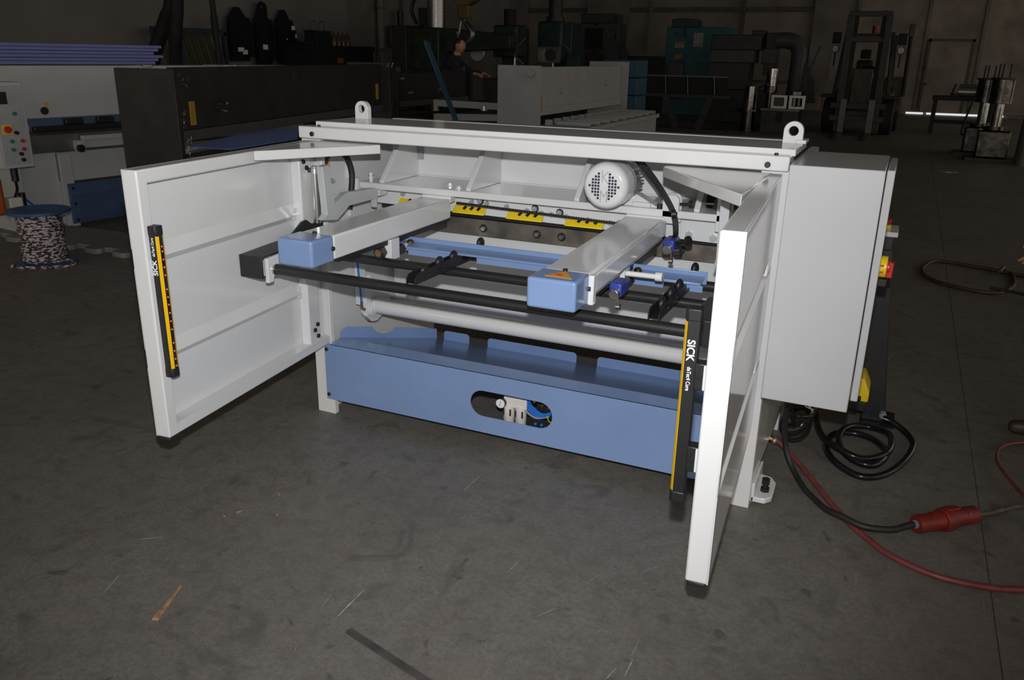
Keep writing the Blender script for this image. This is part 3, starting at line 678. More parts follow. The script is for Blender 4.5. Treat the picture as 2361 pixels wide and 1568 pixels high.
B().obox((0.893,FY-0.0388,0.208),(0.900,FY-0.0388,0.238),0.0012,0.002,(0,1,0)).xf(SH).build('gauge_needle', INK, gg)
for k, (dx, dz, r_) in enumerate(((0,0,.0055),(.012,.010,.0055),(.022,.018,.005),(.032,.024,.005))):
    B().tube([(0.80+dx*.3,FY+.01,.275+dz*.2),(0.99+dx,FY-.005,.262+dz),(1.03+dx,FY-.01,.205+dz),(1.085+dx,FY-.008,.170+dz),(1.15+dx*.5,FY+.0,.185+dz)],r_,8).xf(Matrix.Translation((0.05,0,-0.01))).build('air_line', GREYPL if k == 0 else PNEU, S)
B().tube([(0.70,FY,.30),(0.80,FY,.277),(0.90,FY,.258)],0.006,8).xf(Matrix.Translation((0.05,0,-0.01))).build('air_line', PNEU, S)
vb = B().box(1.085,1.245,FY+0.0,FY+0.06,0.085,0.150).build('valve_block', BPLAST, S, 0.004)
for x in (1.135,1.165):
    B().cyl((x,FY-0.001,0.128),(x,FY-0.006,0.128),0.007,10).build('blue_button', PNEU, vb)
    B().lathe((x+0.005,FY+0.02,0.085),(0,0,-1),[(0,.015),(.008,.015),(.014,.008)],14).build('blue_foot', PNEU, vb)
vu = B().box(1.13,1.23,FY+0.01,FY+0.05,0.155,0.225).build('solenoid_valve', BPLAST, S, 0.006)
for x, z in ((1.125,.235),(1.165,.222),(1.195,.215),(1.192,.178)): B().cyl((x,FY-.004,z),(x,FY+.012,z),0.007,8).build('brass_fitting', BRASS, vu)
B().tube([(1.19,FY-.005,.178),(1.21,FY-.02,.160),(1.25,FY-.01,.145)],0.0025,6).build('earth_wire', mat('green_yellow_wire',(0.45,0.5,0.03),0.4), vu)
B().box(0.95,1.32,0.36,0.37,0.16,0.27).build('base_plate_strip', WHITE, S, 0.002)

# ================================================================ operator pedestal
PED = thing('pedestal_console', 'black steel post with a red emergency button on its white topped box', 'console', (2.53,1.20,0))
B().prism([(-0.06,-0.13),(0.10,-0.10),(0.10,0.10),(-0.06,0.13)], 'z', 0.0, 0.008).build('base_plate', BLACK, PED, 0.001)
B().add([(a-(0.105 if z > 0.5 else 0),b,z) for z in (0.008,0.93) for a,b in ((-.055,-.055),(.055,-.055),(.055,.055),(-.055,.055))],[(3,2,1,0),(4,5,6,7),(0,1,5,4),(1,2,6,5),(2,3,7,6),(3,0,4,7)]).build('post', BLACK, PED, 0.004)
hd = B().box(-0.23,-0.045,-0.09,0.09,0.88,0.945).build('console_box', BLACK, PED, 0.004)
B().box(-0.23,-0.03,-0.10,0.10,0.945,0.968).build('console_lid', WHITE, hd, 0.003)
es = B().cyl((-0.095,0.0,0.968),(-0.095,0.0,0.986),0.030,24).build('emergency_collar', YELLOW, hd, 0.002)
B().lathe((-0.095,0.0,0.986),(0,0,1),[(0,.014),(.008,.014),(.008,.028),(.020,.030),(.026,.024),(.027,.002)],24).build('emergency_button', RED, hd)
B().cyl((0.04,-0.075,0.055),(0.04,-0.055,0.055),0.018,6).cyl((0.04,-0.095,0.055),(0.04,-0.075,0.055),0.015,14).build('cable_gland', GREYPL, PED, 0.002)
# foot switch behind the cabinet
FS = thing('foot_switch', 'yellow hooded foot switch on a black base hung on the pedestal post', 'foot switch', (2.40,1.055,0.115))
B().box(-0.085,0.085,-0.088,0.089,0.0,0.05).build('switch_base', BPLAST, FS, 0.006)
fh = [(-0.09,0.05),(-0.09,0.085),(-0.02,0.155),(0.03,0.172),(0.062,0.165),(0.085,0.115),(0.092,0.10),(0.092,0.05)]
B().prism(fh, 'y', -0.088, 0.088).build('hood', YELLOW, FS, 0.008, seg=3)
B().box(-0.06,0.06,-0.100,-0.088,0.055,0.08).build('pedal', BPLAST, FS, 0.003)
# ================================================================ cables, hose, plug on the floor
def flat(pts, z): return [(x, y, z) for x, y in pts]
r_ = 0.0155
coil = [(2.572,1.085,0.055),(2.62,1.075,0.045),(2.69,1.03,r_),(2.715,0.90,r_),(2.675,0.70,r_),(2.600,0.53,r_),(2.505,0.47,r_),(2.40,0.56,r_),(2.345,0.71,r_),(2.37,0.87,r_),(2.455,0.925,r_),(2.545,0.88,r_+.004),(2.602,0.73,r_+.015),(2.555,0.55,r_+.028),(2.47,0.56,r_+.030),(2.405,0.68,r_+.028),(2.40,0.85,r_+.030),(2.45,0.985,r_+.012),(2.53,1.02,r_+.006),(2.612,0.93,r_+.020),(2.605,0.70,r_+.034),(2.51,0.58,r_+.034),(2.41,0.60,r_+.050),(2.315,0.75,r_+.040),(2.262,0.90,0.12),(2.235,0.78,0.30),(2.230,0.62,0.42),(2.23,0.35,0.512)]
tag(B().tube(coil, r_, 12).build('black_power_cable', CABLE), 'thick glossy black cable coiled on the floor by the pedestal', 'cable')
c2 = [(2.19,0.25,0.514),(2.185,0.30,0.40),(2.18,0.38,0.22),(2.20,0.40,0.10),(2.245,0.36,0.03),(2.30,0.255,0.013),(2.345,0.185,0.013),(2.40,0.09,0.026),(2.46,0.035,0.040),(2.545,0.0,0.036),(2.64,0.025,0.036),(2.690,0.066,0.043),(2.716,0.083,0.047)]
tag(B().tube(c2, 0.0125, 10).build('mains_lead', RUBBER), 'matt black cable running from the cabinet to the red plug', 'cable')
hose = [(2.120,0.545,0.075),(2.16,0.535,0.065),(2.24,0.47,0.03),(2.34,0.315,0.013),(2.42,0.165,0.012),(2.50,0.035,0.012),(2.57,-0.05,0.012),(2.645,-0.125,0.012),(2.785,-0.188,0.012),(2.935,-0.185,0.012),(3.08,-0.135,0.012),(3.6,0.12,0.012),(5.2,0.55,0.012),(7.5,0.4,0.012),(10,0.9,0.012)]
HO = thing('air_hose', 'dusty red rubber air hose crossing the floor with a brass coupling', 'hose', (2.12,0.545,0))
def off(pts, o): return [(p[0]-o[0], p[1]-o[1], p[2]) for p in pts]
B().tube(off(hose,(2.12,0.545)), 0.0115, 12).build('hose_line', REDHOSE, HO)
B().cyl((-0.10,0.02,0.082),(-0.055,0.011,0.080),0.008,10).cyl((-0.055,0.011,0.080),(-0.035,0.007,0.078),0.014,6).cyl((-0.035,0.007,0.078),(-0.012,0.002,0.076),0.012,14).cyl((-0.012,0.002,0.076),(0.004,0,0.074),0.013,6).build('brass_coupling', BRASS, HO, 0.001)
B().lathe((0.010,-0.003,0.072),(1,-0.25,-0.2),[(0,.0125),(0,.0145),(.010,.0145),(.010,.0125)],16).build('hose_clip', ZINC, HO)
PL = thing('red_plug', 'large dirty red industrial plug and socket pair lying on the floor', 'plug', (2.735,0.10,0))
ax = Vector((0.74,0.66,0.0)).normalized(); P0 = Vector((-0.012,-0.012,0.047))
B().lathe(P0, ax, [(0,.014),(0,.034),(.010,.036),(.075,.034),(.078,.036),(.120,.037)], 28).build('plug_body', REDPLUG, PL)
B().lathe(P0+ax*0.118, ax, [(0,.036),(0,.045),(.030,.047),(.045,.046),(.045,.036)], 28).build('socket_collar', REDPLUG, PL, 0.002)
B().lathe(P0+ax*0.160, ax, [(0,.036),(0,.038),(.070,.034),(.072,.036),(.118,.034),(.122,.030),(.122,.012)], 28).build('socket_body', REDPLUG, PL)
B().obox(P0+ax*0.128+Vector((0,0,0.046)), P0+ax*0.190+Vector((0,0,0.044)), 0.030, 0.010).build('socket_flap', REDPLUG, PL, 0.003)
B().cyl(P0-ax*0.004, P0+ax*0.004, 0.016, 14).build('cable_entry', GREYPL, PL)
OLDC = mat('old_dusty_cable', (0.10, 0.085, 0.065), 0.7, nscale=30, namt=0.25)
tag(B().tube([(2.935,0.28,0.045),(2.99,0.36,0.02),(3.06,0.45,0.012),(3.15,0.52,0.012),(3.5,0.66,0.012),(5.0,0.95,0.012),(7.4,0.9,0.012),(10,1.4,0.012)], 0.0095, 10).build('extension_cable', OLDC), 'dusty brown cable leading from the red plug', 'cable')
tag(B().tube(flat(((3.16,0.545),(3.125,0.60),(3.085,0.74),(3.058,0.89),(3.085,1.05),(3.17,1.15),(3.30,1.20),(3.7,1.22),(5.2,1.5),(7.5,1.45),(10,1.9)),0.027), 0.008, 8).build('thin_red_hose', REDHOSE), 'thin red hose curving over the floor beyond the red plug', 'hose')
LOOPM = mat('dull_brown_hose', (0.055, 0.03, 0.027), 0.5, nscale=20, namt=0.2)
tag(B().tube(flat(((10,4.9),(7,4.6),(5.2,4.95),(4.2,4.85),(3.56,4.96),(3.30,5.07),(3.0,5.19),(2.86,5.16),(2.77,4.78),(2.82,4.46),(3.0,4.26),(3.276,4.19),(3.43,4.48),(3.47,4.88),(3.42,5.04)),0.016)+[(3.40,5.0,.06),(3.36,4.86,0.05)], 0.016, 8).build('looped_hose', LOOPM), 'dull brown hose lying in a long flat loop on the floor', 'hose')
tag(B().tube(flat(((3.25,4.24),(3.45,4.16),(3.8,3.95),(4.4,3.6),(6.5,3.2),(10,3.3)),0.044), 0.012, 8).build('dark_lead', RUBBER), 'thin dark lead crossing the floor under the looped hose', 'cable')
# bundle hanging below the cabinet
HB = thing('coiled_wires', 'bundle of coiled black wires with loose white strands under the cabinet', 'cable', (2.20,0.72,0))
for k in range(4):
    B().tube([(0.062*math.cos(t)+0.004*k, 0.13*math.sin(t)+0.01*k, 0.10+0.03*math.sin(t*1.0+k)+0.016*k) for t in [2*PI*i/12 for i in range(12)]], 0.009, 8, closed=True).build('wire_loop', CABLE, HB)
B().tube([(-0.02,-0.36,0.515),(-0.02,-0.34,0.40),(-0.01,-0.22,0.27),(0.0,-0.12,0.14)], 0.010, 8).build('feed_wire', CABLE, HB)
for k in range(3):
    B().tube([(0.04,-0.17,0.30-.02*k),(0.065,-0.14,0.24),(0.07,-0.08+.02*k,0.20),(0.06,-0.02,0.17),(0.03,-0.09,0.13)], 0.0025, 6).build('white_strand', WINK, HB)
# ================================================================ small litter on the floor
def splinter(name, label, a, b, w, h, m, cat='wood splinter', group=None):
    a = Vector((*a,0)); b = Vector((*b,0)); d = b-a; n = Vector((-d.y,d.x,0)).normalized(); N = 6; vs = []; fs = []
    for i in range(N+1):
        t = i/N; ww = w*(1-t*0.72)*(0.85+0.3*random.random()); c = d*t
        vs += [c-n*ww, c+n*ww, c+n*ww*0.6+Vector((0,0,h*(1-t*.7))), c-n*ww*0.7+Vector((0,0,h*(1-t*.6)))]
    for i in range(N):
        for k in range(4): fs.append((4*i+k, 4*i+(k+1) % 4, 4*i+4+(k+1) % 4, 4*i+4+k))
    fs += [(0,1,2,3), tuple(4*N+k for k in (3,2,1,0))]
    o = B().add(vs, fs).build(name, m); o.location = a
    return tag(o, label, cat, group)
splinter('wood_splinter', 'long pale wooden splinter lying on the concrete floor', (.540,-1.553), (.477,-1.383), .0105, .009, FRESH)
for i, (p, a, l) in enumerate((((.292,-.983),2.6,.022),((.314,-.940),1.2,.022),((.468,-.890),1.9,.024),((.371,-.758),2.5,.026))):
    splinter('wood_chip', 'tiny orange wood chip on the concrete floor', p, (p[0]+math.cos(a)*l, p[1]+math.sin(a)*l), (.0032), .0035, CHIP, 'wood chip', 'orange wood chips')
STRIPM = mat('dull_steel_strip', (0.115, 0.104, 0.10), 0.48, 0.35, nscale=12, namt=0.15)
d = Vector((.335,-.085,0)).normalized(); n = Vector((-d.y,d.x,0))
st = B(); L_ = 0.40
st.add([(p.x,p.y,z) for z in (0,0.004) for p in [d*0+n*-.013, d*L_+n*-.013, d*(L_+.012)+n*0, d*L_+n*.013, d*0+n*.013, d*-.008+n*.006, d*-.008-n*.006]],
       [(6,5,4,3,2,1,0),(7,8,9,10,11,12,13)]+[(i,(i+1)%7,7+(i+1)%7,7+i) for i in range(7)])
o = st.build('steel_strip', STRIPM, None, 0.001); o.location = (1.122,-1.328,0.001)
tag(o, 'flat dark steel strip with rounded end lying on the concrete', 'steel strip')
# ================================================================ back wall: columns, girts, gate with wicket door
for x0, x1 in ((-9.6,-7.9),(-1.1,-0.35),(-13.0,-12.2)):
    B().box(x0, x1, 29.75, 30.0, 0, 8).build('wall_column', COLM, wb)
for x0, x1 in ((-7.9,-1.1),(-12.2,-9.6)):
    B().box(x0, x1, 29.86, 30.0, 3.36, 3.52).build('wall_girt', DKMET, wb)
    B().box(x0, x1, 29.90, 30.0, 0.9, 1.0).build('wall_girt', DKMET, wb)
B().box(-3.60,-3.53,29.84,30.0,0,8).build('wall_pipe', DKMET, wb)
B().box(-7.1,-7.02,29.8,29.9,1.9,8).build('wall_pipe', COLM, wb)
GATE = mat('grimy_gate_paint', (0.33, 0.285, 0.245), 0.75, nscale=1.6, col2=(0.19, 0.16, 0.135), bump=0.05, bscale=20)
gt = struct(B().box(0.3, 7.2, 29.90, 30.0, 0.10, 8).build('door_1', GATE))
for x in (0.3, 2.55, 4.25, 7.1): B().box(x, x+0.10, 29.84, 29.92, 0.10, 8).build('gate_stile', COLM, gt)
GLOW = mat('daylight_gap', (1,1,1), 0.5); _g = GLOW.node_tree.nodes['Principled BSDF']; _g.inputs['Emission Color'].default_value = (0.95,0.97,1,1); _g.inputs['Emission Strength'].default_value = 0.75
for x0, x1 in ((2.35,2.9),(3.0,5.35)): B().box(x0, x1, 29.88, 29.9, 0.015, 0.075).build('daylight_slit', GLOW, gt, label='bright strip of daylight under the gate')
wd = struct(B().box(2.75, 4.05, 29.80, 29.86, 0.12, 2.42).build('door_2', GATE))
for a in ((2.70,2.78,0.12,2.48),(4.02,4.10,0.12,2.48)): B().box(a[0],a[1],29.78,29.87,a[2],a[3]).build('door_frame', DKMET, wd)
B().box(2.70,4.10,29.78,29.87,2.40,2.48).build('door_frame', DKMET, wd)
B().box(2.68,2.86,29.74,29.80,0.98,1.06).box(2.70,2.74,29.72,29.8,1.5,1.58).build('door_latch', BPLAST, wd)
B().obox((3.20,29.795,2.16),(3.28,29.795,2.06),0.004,0.02).obox((3.28,29.795,2.06),(3.36,29.795,2.16),0.004,0.02).obox((3.28,29.795,2.08),(3.28,29.795,2.26),0.004,0.02).build('red_arrow', RINK, wd)
# left wall fittings
B().box(-13.0,-12.55,18.6,20.9,0,8).build('wall_column', COLM, wl)
B().cyl((-12.4,19.4,0),(-12.4,19.4,8),0.10,14).build('wall_pipe', COLM, wl)
B().lathe((-12.4,19.4,2.95),(0,0,1),[(0,.10),(0,.16),(.06,.16),(.06,.10)],14).build('pipe_band', DKMET, wl)
B().cyl((-12.4,20.75,0),(-12.4,20.75,8),0.06,10).build('wall_pipe', COLM, wl)
SWM = mat('old_switch_grey', (0.17,0.16,0.15), 0.6, nscale=6, namt=0.2)
sx = thing('wall_switch_box', 'old grey switch box with thick conduits beside the wall pipes', 'switch box', (-12.35,20.1,1.9))
B().box(-0.02,0.18,-0.25,0.05,0,0.62).build('box_body', SWM, sx, 0.01); B().box(0.0,0.2,0.05,0.32,0.02,0.60).build('breaker', BPLAST, sx, 0.01)
B().cyl((0.1,0.18,0.6),(0.1,0.18,1.05),0.09,12).build('conduit', BPLAST, sx); B().cyl((0.1,0.0,-1.0),(0.1,0.0,0),0.03,8).cyl((0.1,0.25,-1.0),(0.1,0.25,0),0.03,8).build('cable_pair', BPLAST, sx)

# ================================================================ white shear beside the left wall
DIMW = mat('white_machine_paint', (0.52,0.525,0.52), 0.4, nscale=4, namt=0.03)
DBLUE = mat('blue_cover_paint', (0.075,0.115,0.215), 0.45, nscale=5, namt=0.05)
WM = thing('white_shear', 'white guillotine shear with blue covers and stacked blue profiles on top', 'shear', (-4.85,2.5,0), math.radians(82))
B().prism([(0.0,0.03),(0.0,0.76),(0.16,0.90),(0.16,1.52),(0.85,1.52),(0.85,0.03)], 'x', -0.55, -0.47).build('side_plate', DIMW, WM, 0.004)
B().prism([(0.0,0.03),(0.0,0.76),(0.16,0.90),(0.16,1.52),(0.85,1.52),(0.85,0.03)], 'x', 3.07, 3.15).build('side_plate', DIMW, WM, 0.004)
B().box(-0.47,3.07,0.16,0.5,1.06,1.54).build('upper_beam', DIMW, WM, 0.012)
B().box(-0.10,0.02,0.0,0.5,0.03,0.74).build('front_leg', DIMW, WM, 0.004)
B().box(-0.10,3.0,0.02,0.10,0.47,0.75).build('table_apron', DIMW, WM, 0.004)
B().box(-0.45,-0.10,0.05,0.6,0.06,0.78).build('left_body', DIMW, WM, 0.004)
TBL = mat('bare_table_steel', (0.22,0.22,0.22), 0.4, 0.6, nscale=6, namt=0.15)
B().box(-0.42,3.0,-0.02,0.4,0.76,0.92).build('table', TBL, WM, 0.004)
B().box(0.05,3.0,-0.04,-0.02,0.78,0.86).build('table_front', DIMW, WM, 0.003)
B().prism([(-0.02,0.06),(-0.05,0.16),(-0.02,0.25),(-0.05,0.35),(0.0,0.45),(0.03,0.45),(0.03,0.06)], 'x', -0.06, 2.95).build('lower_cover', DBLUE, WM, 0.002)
for z in (0.10,0.26,0.41): screw(WM, (-0.03,-0.045,z), (0,-1,0), 1.5)
B().box(-0.30,3.0,0.18,0.20,0.95,1.08).build('throat_guard', DBLUE, WM); B().box(-0.22,3.0,0.12,0.17,0.935,0.99).build('hold_down_bar', BLACK, WM, 0.01)
for i in range(9): B().box(0.1+0.33*i,0.28+0.33*i,0.13,0.19,0.99,1.05).build('hold_down', BLACK, WM, 0.01)
B().box(0.12,0.9,-0.10,-0.04,0.86,0.90).build('squaring_arm', DIMW, WM, 0.003); B().box(0.05,0.12,-0.12,-0.03,0.76,0.86).build('arm_bracket', DIMW, WM, 0.004)
B().cyl((0.06,-0.15,0.79),(0.06,-0.11,0.79),0.035,14).build('black_knob', BPLAST, WM)
B().cyl((-0.08,0.14,1.13),(-0.08,0.16,1.13),0.035,16).build('black_plug', BPLAST, WM); B().box(-0.07,-0.03,0.155,0.16,1.17,1.20).build('orange_label', ORANGE, WM); B().box(-0.27,-0.25,0.15,0.16,0.96,1.0).build('orange_label', ORANGE, WM)
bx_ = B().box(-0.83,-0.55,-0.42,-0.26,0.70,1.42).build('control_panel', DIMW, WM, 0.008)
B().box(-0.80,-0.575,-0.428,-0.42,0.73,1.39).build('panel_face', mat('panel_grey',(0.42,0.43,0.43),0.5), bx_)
B().box(-0.78,-0.70,-0.434,-0.428,1.24,1.34).build('display', BPLAST, bx_)
GRN = mat('green_button', (0.02,0.22,0.13), 0.4)
for x, z, m_ in ((-0.66,1.16,GRN),(-0.74,1.03,RED),(-0.67,1.0,BPLAST),(-0.72,0.93,GRN),(-0.63,0.93,RED),(-0.72,0.86,GRN),(-0.63,0.86,RED),(-0.66,0.82,BPLAST),(-0.65,0.77,BPLAST)):
    s_ = 0.030 if (x, z) == (-0.74,1.03) else 0.016
    B().cyl((x,-0.428,z),(x,-0.452,z),s_,14).build('push_button', m_, bx_)
B().box(-0.78,-0.70,-0.432,-0.428,0.99,1.07).build('emergency_plate', YELLOW, bx_)
B().cyl((-0.70,-0.34,0.58),(-0.70,-0.34,0.70),0.03,10).build('panel_gland', BPLAST, bx_)
B().tube([(-0.70,-0.34,0.58),(-0.68,-0.3,0.5),(-0.66,-0.2,0.42)],0.012,6).build('panel_cable', BPLAST, bx_)
fu = B().box(-0.74,-0.62,-0.25,-0.15,0.22,0.42).build('air_filter', FRLW, WM, 0.01); B().cyl((-0.60,-0.2,0.45),(-0.60,-0.2,0.3),0.03,10).build('filter_cup', BPLAST, fu)
B().tube([(-0.58,-0.2,0.40),(-0.50,-0.2,0.30),(-0.52,-0.2,0.18),(-0.62,-0.2,0.13),(-0.70,-0.2,0.12)],0.008,6).build('blue_tube', PNEU, fu)
B().box(-0.95,-0.78,-0.28,-0.12,0.28,0.62).build('orange_bottle', mat('orange_plastic',(0.45,0.10,0.02),0.4), fu, 0.03)
B().lathe((-0.42,0.04,0.20),(0,-1,0),[(0,.02),(0,.10),(.02,.10),(.02,.02)],20).build('inspection_cover', DIMW, WM)
for (x, y) in ((-0.5,0.04),(-0.05,0.04),(-0.5,0.7),(3.1,0.1),(3.1,0.7)): B().cyl((x,y,0),(x,y,0.06),0.03,10).build('levelling_foot', BPLAST, WM)
TAPE = mat('clear_film', (0.55,0.55,0.55), 0.15, 0.2, nscale=40, namt=0.3, bump=0.4, bscale=60)
for x in (0.95, 2.05): B().box(x,x+0.16,0.14,0.52,1.47,1.545).build('film_wrap', TAPE, WM)
PROF = mat('violet_blue_profile', (0.17,0.20,0.47), 0.45, nscale=5, namt=0.05)
pz = 1.550
pm = B().prism([(0.18,0.002),(0.185,0),(0.46,0),(0.46,0.031),(0.19,0.031),(0.18,0.027)], 'x', -1.1, 1.22).mesh('blue_profile', PROF)
for i in range(6):
    o = inst(pm, 'blue_profile', None, (-4.85,2.5,0)); o.rotation_euler = (0,0,math.radians(82))
    M = Matrix.Rotation(math.radians(82),4,'Z'); o.location = Vector((-4.85,2.5,pz+0.032*i))+M @ Vector(((0.05*(i%3)-0.03), 0.012*(i%2), 0))
    ORD = ('lowest','second lowest','third lowest','third highest','second highest','topmost')
    tag(o, 'folded violet-blue sheet profile, %s in the stack on the white shear' % ORD[i], 'sheet profile', 'blue profiles on the white shear')

# ================================================================ rope spool and jigsaw mat
def rope_mat():
    m = bpy.data.materials.new('braided_rope'); m.use_nodes = True; nt = m.node_tree; p = nt.nodes['Principled BSDF']; p.inputs['Roughness'].default_value = 0.8
    tc = nt.nodes.new('ShaderNodeTexCoord'); v = nt.nodes.new('ShaderNodeTexNoise'); v.inputs['Scale'].default_value = 38; v.inputs['Detail'].default_value = 1
    mp = nt.nodes.new('ShaderNodeMapping'); mp.inputs['Scale'].default_value = (0.8,0.8,1.7); nt.links.new(tc.outputs['Object'], mp.inputs['Vector']); nt.links.new(mp.outputs['Vector'], v.inputs['Vector'])
    cr = nt.nodes.new('ShaderNodeValToRGB'); cr.color_ramp.interpolation = 'CONSTANT'
    cr.color_ramp.elements[0].color = (0.05,0.03,0.035,1); cr.color_ramp.elements[1].position = 0.5; cr.color_ramp.elements[1].color = (0.50,0.45,0.46,1)
    nt.links.new(v.outputs['Fac'], cr.inputs['Fac']); nt.links.new(cr.outputs['Color'], p.inputs['Base Color']); return m
ROPE = rope_mat()
SPB = mat('blue_spool_plastic', (0.03,0.10,0.25), 0.45, nscale=6, namt=0.15)
RS = thing('rope_spool', 'blue plastic spool wound with black and white braided rope', 'rope spool', (-3.93,1.46,0))
B().lathe((0,0,0),(0,0,1),[(0,.03),(0,.235),(.018,.235),(.018,.03)],36).build('bottom_flange', SPB, RS, 0.003)
B().lathe((0,0,.425),(0,0,1),[(0,.03),(0,.240),(.022,.240),(.022,.10),(.016,.09),(.016,.03)],36).build('top_flange', SPB, RS, 0.003)
hel = []; T = 19
for i in range(T*20+1):
    t = i/20; hel.append(((0.158+0.006*math.sin(t*2.3))*math.cos(2*PI*t), (0.158+0.006*math.sin(t*2.3))*math.sin(2*PI*t), 0.03+0.385*t/T))
B().tube(hel, 0.0125, 8, smooth=False).cyl((0,0,.02),(0,0,.42),0.15,24).build('wound_rope', ROPE, RS)
B().tube([(0.15,0.05,0.03),(0.22,0.08,0.022),(0.275,0.05,0.012),(0.29,-0.03,0.012),(0.25,-0.10,0.012),(0.15,-0.18,0.012),(0.04,-0.235,0.012),(-0.02,-0.26,0.012)], 0.012, 8).build('rope_tail', ROPE, RS)
B().ball((-0.03,-0.268,0.018), 0.022, 10, 6, (1.3,1,0.8)).build('rope_knot', ROPE, RS)
MATG = mat('grey_foam_mat', (0.23,0.225,0.21), 0.85, nscale=30, namt=0.1, bump=0.2, bscale=120)
edge = []
N = 9; xa, xb = -5.75, -2.75
for i in range(N):
    x = xa+(xb-xa)*i/N; w = (xb-xa)/N; y0 = 1.86+0.01*i
    edge += [(x,y0),(x+w*.40,y0),(x+w*.36,y0-.055),(x+w*.42,y0-.09),(x+w*.5,y0-.10),(x+w*.80,y0-.10),(x+w*.88,y0-.09),(x+w*.94,y0-.055),(x+w*.90,y0)]
edge += [(xb,1.95),(xb,2.48),(xa,2.40)]
tag(B().prism(edge, 'z', 0.0, 0.045).build('floor_mat', MATG, None, 0.003), 'grey floor mat with rounded interlocking teeth under the rope spool', 'floor mat')
RS.location.z = 0.0
RS.location = (-3.90,1.42,0)

# ================================================================ unpainted steel shear frames
RAW = mat('raw_black_steel', (0.024,0.0215,0.019), 0.42, 0.35, nscale=5, col2=(0.013,0.0115,0.0105), bump=0.05, bscale=30)
FILM = mat('stretch_film', (0.35,0.35,0.35), 0.12, 0.5, nscale=60, namt=0.5, bump=0.8, bscale=90)
ST = thing('raw_steel_frame', 'unpainted black steel shear frame with a wide upper plate, wrapped in patches of clear film', 'machine frame', (-3.2,5.0,0), math.radians(101.6))
B().prism([(-0.03,0),(-0.03,1.57),(0.47,1.57),(0.47,0)], 'x', -3.42, -3.37).build('side_plate', RAW, ST, 0.003)
B().prism([(-0.10,0),(-0.10,1.60),(0.45,1.60),(0.45,0)], 'x', 0.72, 0.78).build('side_plate', RAW, ST, 0.003)
B().box(-3.37,0.72,0.02,0.06,1.12,1.58).build('upper_plate', RAW, ST, 0.003)
B().box(-3.37,0.72,-0.01,0.06,1.04,1.12).build('blade_beam', mat('raw_grey_steel',(0.06,0.057,0.054),0.45,0.3), ST, 0.004)
B().box(-3.37,0.72,-0.52,0.02,0.80,0.945).build('bed', RAW, ST, 0.004)
B().box(-3.37,0.72,-0.02,0.02,0.10,0.80).build('bed_front', RAW, ST, 0.003)
for x, z in ((-1.5,1.49),(-1.3,1.49)): B().cyl((x,0.012,z),(x,0.022,z),0.03,16).build('plate_hole', BPLAST, ST)
for x, z in ((-3.2,1.24),(0.55,1.27)): B().box(x,x+0.07,0.008,0.02,z-0.09,z+0.09).build('yellow_block', mat('dull_yellow',(0.30,0.18,0.01),0.5) if 'dull_yellow' not in MATS else MATS['dull_yellow'], ST, 0.003)
def film(parent, p, sc, n=9):
    b_ = B()
    for i in range(n):
        a0 = Vector((random.uniform(-1,1)*sc[0], random.uniform(-1,.2)*sc[1], random.uniform(-1,1)*sc[2])); d_ = Vector((random.uniform(-1,1)*sc[0], random.uniform(-.6,.2)*sc[1], random.uniform(-1,1)*sc[2]))*0.8
        w_ = Vector((random.uniform(-.3,.3)*sc[0], -0.25*sc[1], random.uniform(-.3,.3)*sc[2])); q = Vector(p)
        b_.add([q+a0, q+a0+d_, q+a0+d_*.6+w_, q+a0+w_*.7], [(0,1,2,3)])
    b_.build('film_patch', FILM, parent, flat=True, kind='stuff')
for p, s_ in (((-2.75,0.0,1.28),(.12,.03,.035)),((-0.25,0.0,1.33),(.10,.03,.02)),((-3.30,-0.03,1.50),(.05,.03,.05)),((-3.34,-0.04,0.99),(.035,.03,.10)),((-3.40,0.2,1.575),(.03,.10,.012)),((0.4,0.0,1.59),(.22,.03,.015)),((0.70,-.10,1.56),(.06,.03,.04)),((-3.35,-0.03,1.22),(.012,.02,.06))): film(ST, p, s_)
bs = B().prism([(-2.90,2.11),(-3.56,3.86),(-3.24,3.98),(-2.60,3.15),(-2.47,2.15)], 'z', 0.947, 0.951).build('blue_sheet', mat('violet_blue_sheet',(0.22,0.33,0.85),0.4))
tag(bs, 'pointed violet-blue metal sheet lying on the raw steel frame bed', 'metal sheet')
S2 = thing('raw_steel_frame', 'smaller unpainted steel shear frame with round lifting eyes beyond the long one', 'machine frame', (-4.6,7.95,0), math.radians(90))
B().box(0.0,2.3,0,0.05,1.02,1.42).build('upper_plate', RAW, S2, 0.003); B().box(-0.15,2.42,-0.03,0.06,0.93,1.02).build('blade_beam', MATS['raw_grey_steel'], S2, 0.004)
for x in (-0.06,2.32): B().box(x,x+0.06,-0.08,0.5,0,1.45).build('side_plate', RAW, S2, 0.003)
B().box(0,2.3,-0.5,0.0,0.70,0.82).build('bed', RAW, S2, 0.003)
for x in (0.12,2.2): B().lathe((x,0.025,1.47),(0,1,0),[(-.02,.02),(-.02,.05),(.02,.05),(.02,.02)],16).build('lifting_eye', MATS['raw_grey_steel'], S2)
for x, z in ((0.35,1.12),(1.3,1.14),(0.1,1.33)): B().box(x,x+0.1,-0.04,0.0,z,z+0.03).build('film_patch', FILM, S2)

